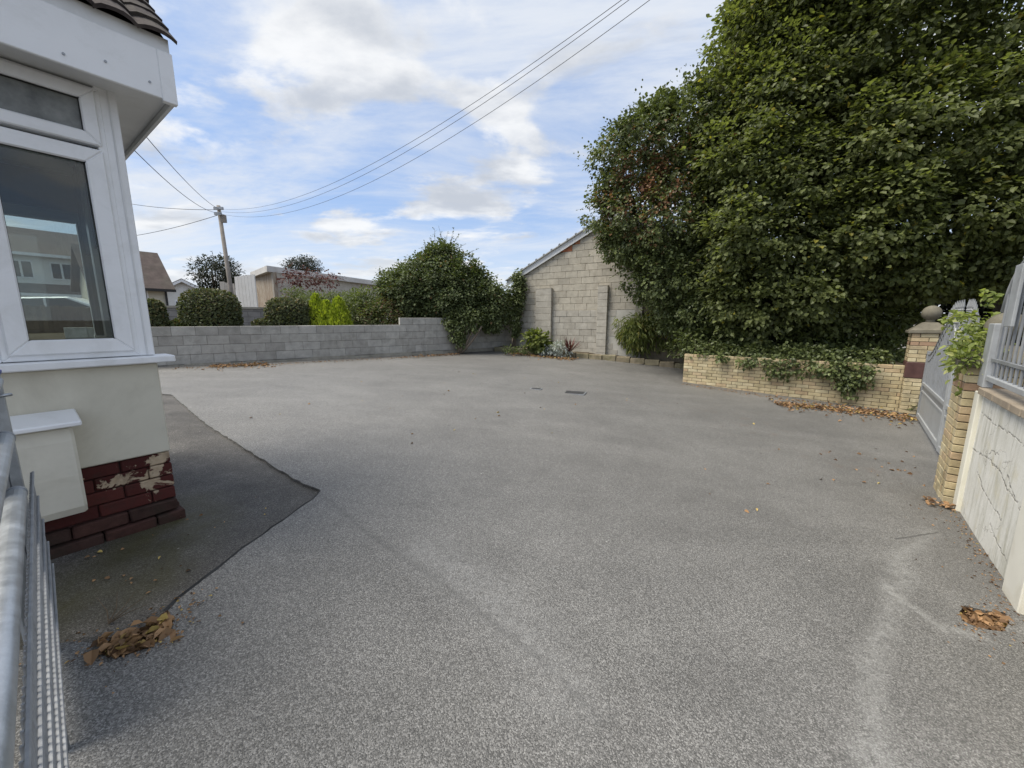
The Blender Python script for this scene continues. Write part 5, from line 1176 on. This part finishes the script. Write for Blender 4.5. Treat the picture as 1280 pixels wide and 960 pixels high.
# ------------------------------------------------------------------ telegraph pole and wires
pt = at(273,257,19.0); pb = at(291,372,19.0); tp = thing('telegraph_pole', 'leaning grey wooden telegraph pole behind the hedges', 'pole', (pb[0],pb[1],0.9))
dx = pt-np.array([pb[0],pb[1],0.9]); sl = (pt-pb)/(pt[2]-pb[2]); base_off = sl*(0.9-pb[2])
mb = MB(); mb.tube([tuple(base_off), tuple(pt-np.array([pb[0],pb[1],0.9]))], [0.11,0.075], 12); mb.build('shaft', M['wood_pole'], tp, True)
tl = pt-np.array([pb[0],pb[1],0.9])
for i, dz in enumerate((-0.12,-0.35)):
    mb = MB(); mb.box(tl[0]-0.12,tl[0]+0.30-0.1*i,tl[1]-0.18,tl[1]-0.10,tl[2]+dz-0.10,tl[2]+dz+0.02); mb.build('bracket', M['galv_dull'], tp)
mb = MB(); mb.box(tl[0]+0.10,tl[0]+0.28,tl[1]-0.12,tl[1]+0.05,tl[2]-0.75,tl[2]-0.42); mb.build('junction_box', M['wood_pole'], tp)
def wire(label, a, b, sag, r, n=40, group=None):
    a = np.array(a); b = np.array(b); mb = MB(); ts = np.linspace(0,1,n)
    pts = [a+(b-a)*t+np.array([0,0,-sag*4*t*(1-t)]) for t in ts]
    mb.tube([tuple(p-a) for p in pts], r, 5); o = mb.build('overhead_wire', M['wire'], None, True, loc=tuple(a)); tag(o, label, 'wire', group)
pa = at(275,262,19.0)
for i, (u, v, c) in enumerate(((838,-45,0.95),(846,-45,1.05),(872,-45,1.2))):
    wire('black overhead cable running from the telegraph pole up over the yard', pa+np.array([0,-0.15,-0.1*i]), at(u,v,6.0), c, 0.0045, group='cables over the yard')
wire('thin cable from the pole to the bay roof', pa, at(176,163,8.0), 0.2, 0.008, group='cables towards the house'); wire('thin cable from the pole to the bay roof', pa+np.array([0,0,-0.15]), at(165,185,8.0), 0.3, 0.008, group='cables towards the house')
wire('thin level cable running left from the pole behind the house', pa, at(100,240,26), 0.3, 0.012, group='cables left of the pole'); wire('thin level cable running left from the pole behind the house', pa+np.array([0,0,-0.2]), at(100,300,26), 0.3, 0.012, group='cables left of the pole')

# ------------------------------------------------------------------ outbuilding, sheds and houses beyond
def quadwall(name, p0, p1, z0, z1, th, mat, parent):
    """vertical slab from p0 to p1 (xy), thickness behind"""
    p0 = np.array(p0[:2]); p1 = np.array(p1[:2]); L = np.hypot(*(p1-p0)); a = math.atan2(*(p1-p0)[::-1]); pl_ = np.array(parent.location)
    mb = MB(); mb.box(0,L,0,th,z0,z1); return mb.build(name, mat, parent, loc=(p0[0]-pl_[0],p0[1]-pl_[1],-pl_[2]), rot=(0,0,a))
def rusty():
    m, N, Lk, B = newmat('rust_streaked_boards'); P = wpos(N); mp = N.new('ShaderNodeMapping'); mp.inputs['Scale'].default_value = (6,6,0.5); Lk.new(P, mp.inputs[0])
    n = tnoise(N, Lk, mp.outputs[0], 1.5, 6, 0.65); Lk.new(cramp(N, Lk, n, [(0.25,(0.07,0.05,0.038)),(0.40,(0.20,0.14,0.095)),(0.52,(0.42,0.38,0.31)),(0.62,(0.20,0.12,0.075)),(0.75,(0.50,0.46,0.39)),(0.9,(0.16,0.10,0.07))]), B.inputs['Base Color']); B.inputs['Roughness'].default_value = 0.9; return m
oc = at(342,345,21.0); orr = at(480,365,30.0); ol = at(318,345,23.5)
ob = thing('outbuilding', 'long flat roofed outbuilding with rust streaked end and dead creeper on its wall', 'outbuilding', (oc[0],oc[1],1.0))
zr = at(342,333,21.0)[2]
# front (long) wall from the corner to the right, end wall to the left
def slab_between(name, a, b, z0, z1, mat, th=0.15): return quadwall(name, a, b, z0, z1, th, mat, ob)
slab_between('long_wall', oc, orr, 0.9, zr-0.28, M['cblock_cool'])
rm_ = rusty(); slab_between('end_wall', ol, oc, 0.9, zr-0.28, rm_)
m1 = oc+(orr-oc)*0.06; slab_between('rusty_panel', oc+(orr-oc)*0.001+np.array([-0.02,-0.03,0]), m1+np.array([-0.02,-0.03,0]), 0.95, zr-0.3, rm_, 0.02)
cc = [oc+np.array([-0.1,-0.35,0]), orr+np.array([0.3,-0.35,0]), orr+np.array([-2,5,0]), ol+np.array([-0.3,0.1,0])+np.array([0,0,0])]
mb = MB(); v = [(p[0]-oc[0],p[1]-oc[1],zr-0.30-1.0) for p in cc]+[(p[0]-oc[0],p[1]-oc[1],zr-1.0) for p in cc]
mb.add(v, [(0,3,2,1),(4,5,6,7),(0,1,5,4),(1,2,6,5),(2,3,7,6),(3,0,4,7)]); mb.build('flat_roof', plain_mat('pale_roof_edge', (0.55,0.54,0.52), 0.8, 0.12, 2, dirt=(0.25,0.22,0.18), dirt_amt=0.5), ob)
RC = np.random.default_rng(707); ws = thing('dead_creeper', 'tangle of dead purplish creeper on the outbuilding wall', 'creeper', tuple(at(390,360,20.5)))
mb = MB(); wloc = np.array(ws.location)
for i in range(70):
    u = RC.uniform(350,418); v = RC.uniform(338,368); L = RC.uniform(8,20); a = RC.uniform(-2.6,-0.3); dep = 20.3; q0 = at(u,v,dep+ (u-350)*0.03); q1 = at(u+L*math.cos(a),v-L*math.sin(a)*0.6,dep+(u-350)*0.03-0.2); limb(mb, tuple(q0-wloc), tuple(q1-wloc), 0.016, 0.006, 0.2, 200+i, 4, 4)
mb.build('stems', stone_mat('purple_brown_stem', [(0.16,0.09,0.09)], var=0.4), ws)
foliage('leaves', ws, M['red_leaf'], RC, [pblob(395,348,20.4,30,12,0.3), pblob(370,346,20.2,20,12,0.3)], 16, 6, 0.2, 0.10, inner=0.1)
sp = thing('white_panel_shed', 'white painted shed panel standing left of the rust streaked outbuilding', 'shed', tuple(at(309,400,20)*[1,1,0]+np.array([0,0,0.95])))
for i in range(6):
    a_ = at(299+i*4.1,400,20); b_ = at(299+(i+1)*4.1-0.25,400,20); quadwall('panel_board', a_, b_, 1.0, at(309,346-0.6*i,20)[2], 0.08, M['whitewall'], sp)
sp2 = thing('weathered_panel', 'weathered grey board panel behind the telegraph pole', 'panel', tuple(at(288,400,20.5)*[1,1,0]+np.array([0,0,0.95])))
for i in range(3):
    a_ = at(280+i*6,400,20.5); b_ = at(280+(i+1)*6-0.3,400,20.5); quadwall('panel_board', a_, b_, 1.0, at(290,352,20.5)[2]-0.05*i, 0.06, stone_mat('weathered_board', [(0.40,0.38,0.35),(0.48,0.46,0.42)], scale=3, var=0.3), sp2)
# second block wall further back
s0 = at(196,420,14.6); s1 = at(345,420,17.0)
t = thing('far_block_wall', 'darker grey block wall running behind the clipped hedges', 'wall', (s0[0],s0[1],0.9))
ztop = at(220,382,14.9)[2]
m, N, Lk, B = newmat('dark_block_courses'); tc_ = N.new('ShaderNodeTexCoord'); br = N.new('ShaderNodeTexBrick'); mpb = N.new('ShaderNodeMapping'); mpb.inputs['Rotation'].default_value = (math.pi/2,0,0); Lk.new(tc_.outputs['Object'], mpb.inputs[0]); Lk.new(mpb.outputs[0], br.inputs['Vector'])
br.inputs['Scale'].default_value = 1; br.inputs['Brick Width'].default_value = 0.45; br.inputs['Row Height'].default_value = 0.225; br.inputs['Mortar Size'].default_value = 0.01; br.inputs['Color1'].default_value = (0.20,0.195,0.185,1); br.inputs['Color2'].default_value = (0.27,0.26,0.25,1); br.inputs['Mortar'].default_value = (0.13,0.125,0.12,1)
Lk.new(cmix(N, Lk, 1.0, br.outputs['Color'], cramp(N, Lk, tnoise(N, Lk, wpos(N), 4, 5, 0.6), [(0.3,0.75),(0.7,1.15)]), 'MULTIPLY'), B.inputs['Base Color']); B.inputs['Roughness'].default_value = 0.9
quadwall('wall_face', s0, s1, 0.6, ztop-0.08, 0.2, m, t); quadwall('coping', s0+np.array([0,-0.05,0]), s1+np.array([0,-0.05,0]), ztop-0.078, ztop, 0.28, M['concrete'], t)
p = at(206,420,13.5); t = thing('white_post', 'slim white post beside the hedge end and the far block wall', 'post', (p[0],p[1],0.9)); mb = MB(); mb.box(-0.035,0.035,-0.035,0.035,0,at(205,388,13.5)[2]-0.9); mb.box(-0.05,0.05,-0.05,0.05,at(205,388,13.5)[2]-0.898,at(205,388,13.5)[2]-0.86); mb.build('post_shaft', M['whitewall'], t)
# bungalows
def bungalow(name, label, c, rz, W, D, zg, ze, zr_, wallm, roofm, gable_front=False, windows=()):
    t = thing(name, label, 'house', (c[0],c[1],zg), rz)
    mb = MB(); h = ze-zg
    if gable_front: mb.prism([(-W/2,0),(W/2,0),(W/2,h),(0,zr_-zg),(-W/2,h)], 1, 0, D)
    else: mb.prism([(0,0),(D,0),(D,h),(D/2,zr_-zg),(0,h)], 0, -W/2, W/2)
    mb.build('wall', wallm, t)
    for s in (-1, 1):
        mb = MB()
        if gable_front:
            k = (zr_-ze)/(W/2); mb.prism([(s*(W/2+0.3),h-0.3*k+0.02),(0,zr_-zg+0.02),(0,zr_-zg+0.16),(s*(W/2+0.3),h-0.3*k+0.16)], 1, -0.3, D+0.3)
        else:
            k = (zr_-ze)/(D/2); y0 = -0.35 if s < 0 else D+0.35
            mb.prism([(y0,h-0.35*k+0.02),(D/2,zr_-zg+0.02),(D/2,zr_-zg+0.16),(y0,h-0.35*k+0.16)], 0, -W/2-0.3, W/2+0.3)
        mb.build('roof', roofm, t)
    if gable_front:
        for s in (-1,1):
            k = (zr_-ze)/(W/2); mb = MB(); mb.prism([(s*(W/2+0.3),h-0.3*k-0.12),(0,zr_-zg-0.1),(0,zr_-zg+0.1),(s*(W/2+0.3),h-0.3*k+0.1)], 1, -0.34, -0.305); mb.build('bargeboard', M['upvc'], t)
    else:
        mb = MB(); mb.box(-W/2-0.3,W/2+0.3,-0.42,-0.36,h-0.33,h-0.2); mb.build('gutter', M['rubber'], t)
        mb = MB(); mb.tube([(W/2-0.05,-0.08,0),(W/2-0.05,-0.08,h-0.1)], 0.05, 8); mb.build('downpipe', M['rubber'], t)
    for (x, z, w, hh) in windows:
        mb = MB(); mb.box(x-w/2,x+w/2,-0.05,-0.002,z-hh/2,z+hh/2); wf = mb.build('window', M['upvc'], t); mb = MB(); mb.box(x-w/2+0.08,x+w/2-0.08,-0.07,-0.052,z-hh/2+0.08,z+hh/2-0.08); mb.build('window_pane', M['winddark'], wf)
    return t
# cream bungalow past the bay corner: right end at px 213
e = at(213,400,21); ze = at(213,362,21)[2]; q = at(150,400,21)
bdir = nrm(np.array([e[0]-q[0], (e[1]-q[1])+4.0, 0])); Wb = 2.6; cb_ = e-bdir*Wb/2
bungalow('bungalow', 'cream bungalow end with brown tiled roof beyond the hedges', (cb_[0],cb_[1]), math.atan2(bdir[1],bdir[0]), Wb, 3.4, 1.0, ze+0.2, ze+1.9, M['render'], M['tilefar'], windows=((0.0,1.5,1.1,1.0),))
c = at(234,400,31); bungalow('bungalow', 'small white bungalow with a white edged gable beside the dark tree', (c[0],c[1]), 0.65, 4.4, 8, 1.0, at(234,372,31)[2], at(234,351,31)[2], M['whitewall'], M['tilefar'], True, windows=((0.0,1.4,1.2,1.1),))
c = at(600,400,40); bungalow('bungalow', 'distant grey roofed house showing between the ivy mound and the gable', (at(634,400,40)[0],40.0), -0.1, 8, 7, 1.0, 1.45+0.5, at(634,368,40)[2], M['whitewall'], M['slate'], windows=((0,1.3,1.2,1.0),))

# two storey houses, car and fence seen through the bay window
hc = at(52,400,27.0)
hA = nrm(np.array([1.0,0.75,0])); 
def terrace(label, c, rz, W):
    t = thing('terraced_house', label, 'house', (c[0],c[1],1.0), rz)
    mb = MB(); mb.box(-W/2,W/2,0,7,0,4.6); mb.build('wall', M['whitewall'], t)
    mb = MB(); mb.prism([(-0.4,4.5),(7.4,4.5),(3.5,6.6)], 0, -W/2-0.1, W/2+0.1); mb.build('roof', M['tilefar'], t)
    mb = MB(); mb.box(-W/2-0.1,W/2+0.1,-0.46,-0.405,4.42,4.6); mb.build('gutter', M['upvc'], t)
    mb = MB(); mb.prism([(-1.0,2.15),(0.0,2.75),(0.0,2.6),(-1.0,2.0)], 0, -W/2+0.2, W/2-0.2); mb.build('porch_roof', M['tilefar'], t)
    mb = MB(); mb.box(-W/2+0.2,W/2-0.2,-1.04,-1.005,1.92,2.10); mb.build('porch_fascia', M['upvc'], t)
    for i, x in enumerate(np.arange(-W/2+1.0,W/2-0.5,1.7)):
        for z, hh in ((3.6,1.1),(1.2,1.2)):
            mb = MB(); mb.box(x-0.5,x+0.5,-0.05,-0.002,z-hh/2,z+hh/2); wf = mb.build('window', M['upvc'], t)
            for sx in (-0.24,0.24): mb = MB(); mb.box(x+sx-0.19,x+sx+0.19,-0.07,-0.052,z-hh/2+0.08,z+hh/2-0.08); mb.build('window_pane', M['winddark'], wf)
    mb = MB(); mb.tube([(W/2-0.4,-0.09,0),(W/2-0.4,-0.09,4.4)], 0.05, 8); mb.build('downpipe', M['rubber'], t)
terrace('white two storey house with brown roof seen through the bay window', at(42,400,25.0), 1.0, 9.0)
terrace('second white house further along seen through the bay window', at(108,400,34.0), 1.0, 8.0)
fa = at(-20,400,12.5); fb = at(135,400,15.5)
ft = thing('board_fence', 'brown board fence seen low down through the bay window', 'fence', (fa[0],fa[1],0.9))
for i in range(26):
    a_ = fa+(fb-fa)*i/26; b_ = fa+(fb-fa)*(i+0.96)/26; quadwall('fence_board', a_, b_, 0.7, 1.92+0.02*(i%3), 0.03, M['fence'], ft)
def car(label, c, rz):
    t = thing('parked_car', label, 'car', (c[0],c[1],1.0), rz)
    prof = [(-2.1,0.3),(-2.15,0.75),(-1.95,0.92),(-1.3,1.0),(-0.75,1.40),(0.7,1.46),(1.6,1.05),(2.05,0.95),(2.1,0.35)]
    mb = MB(); mb.prism(prof, 1, -0.82, 0.82); mb.build('body', M['carwhite'], t, bevel=0.06)
    for s in (-1,1):
        for pr in ([(-1.12,0.98),(-0.68,1.33),(-0.05,1.37),(-0.05,0.98)], [(0.03,0.98),(0.03,1.375),(0.62,1.385),(1.35,1.02)]):
            mb = MB(); mb.prism(pr, 1, s*0.80, s*0.835); mb.build('side_window', M['winddark'], t)
        for x in (-1.3,1.3):
            mb = MB(); mb.tube([(x,s*0.66,0.32),(x,s*0.85,0.32)], 0.32, 18); w = mb.build('wheel', M['rubber'], t); mb = MB(); mb.tube([(x,s*0.852,0.32),(x,s*0.87,0.32)], 0.2, 14); mb.build('rim', M['galv'], w)
        mb = MB(); mb.box(2.06,2.14,s*0.6-0.15,s*0.6+0.15,0.68,0.84); mb.build('headlight', M['glass'], t)
cp = at(72,400,17.5); car('white parked car behind the fence seen through the bay window', cp, 0.55)

# trees beyond
RT = np.random.default_rng(808)
def far_tree(label, u, vt, vb, ru, depth, rng, mat, blobs):
    b = at(u,vb,depth); t = thing('tree', label, 'tree', (b[0],b[1],1.0)); top = at(u,vt,depth)
    mb = MB(); limb(mb, (0,0,-0.1), (0,0,(top[2]-1.0)*0.75), 0.16, 0.05, 0.03, 300)
    for i in range(7): a = i*0.9; limb(mb, (0,0,(top[2]-1)*0.4), (math.cos(a)*ru*depth/F*0.8, math.sin(a)*0.5, (top[2]-1)*rng.uniform(0.7,1.0)), 0.06, 0.015, 0.1, 310+i)
    mb.build('trunk', M['bark'], t, True); foliage('crown', t, mat, rng, blobs, 14, 14, 0.3, 0.14, flat=0.8, inner=0.3, aspect=0.4); return t
dt = far_tree('dark bushy tree behind the telegraph pole', 272, 322, 400, 26, 24, RT, M['dark_leaf'], [pblob(266,342,24,20,18,1.0), pblob(284,345,24,16,16,0.9), pblob(272,332,24,16,10,0.8)])
sprays(dt, M['dark_leaf'], RT, [(at(u,v,24), at(u+du,v+dv,24)) for u,v,du,dv in ((255,335,-12,-8),(258,345,-14,2),(262,328,-6,-10),(275,326,2,-10),(285,330,8,-8),(292,338,10,-8),(256,350,-10,6),(268,325,-3,-12))], 10, 0.12, 6, twig=0.02, aspect=0.35)
ft2 = far_tree('dark tree top showing above the flat roof of the outbuilding', 378, 322, 400, 20, 34, RT, M['dark_leaf'], [pblob(372,334,34,14,9,1.0), pblob(388,333,34,12,8,1.0), pblob(379,328,34,10,6,1.0)])
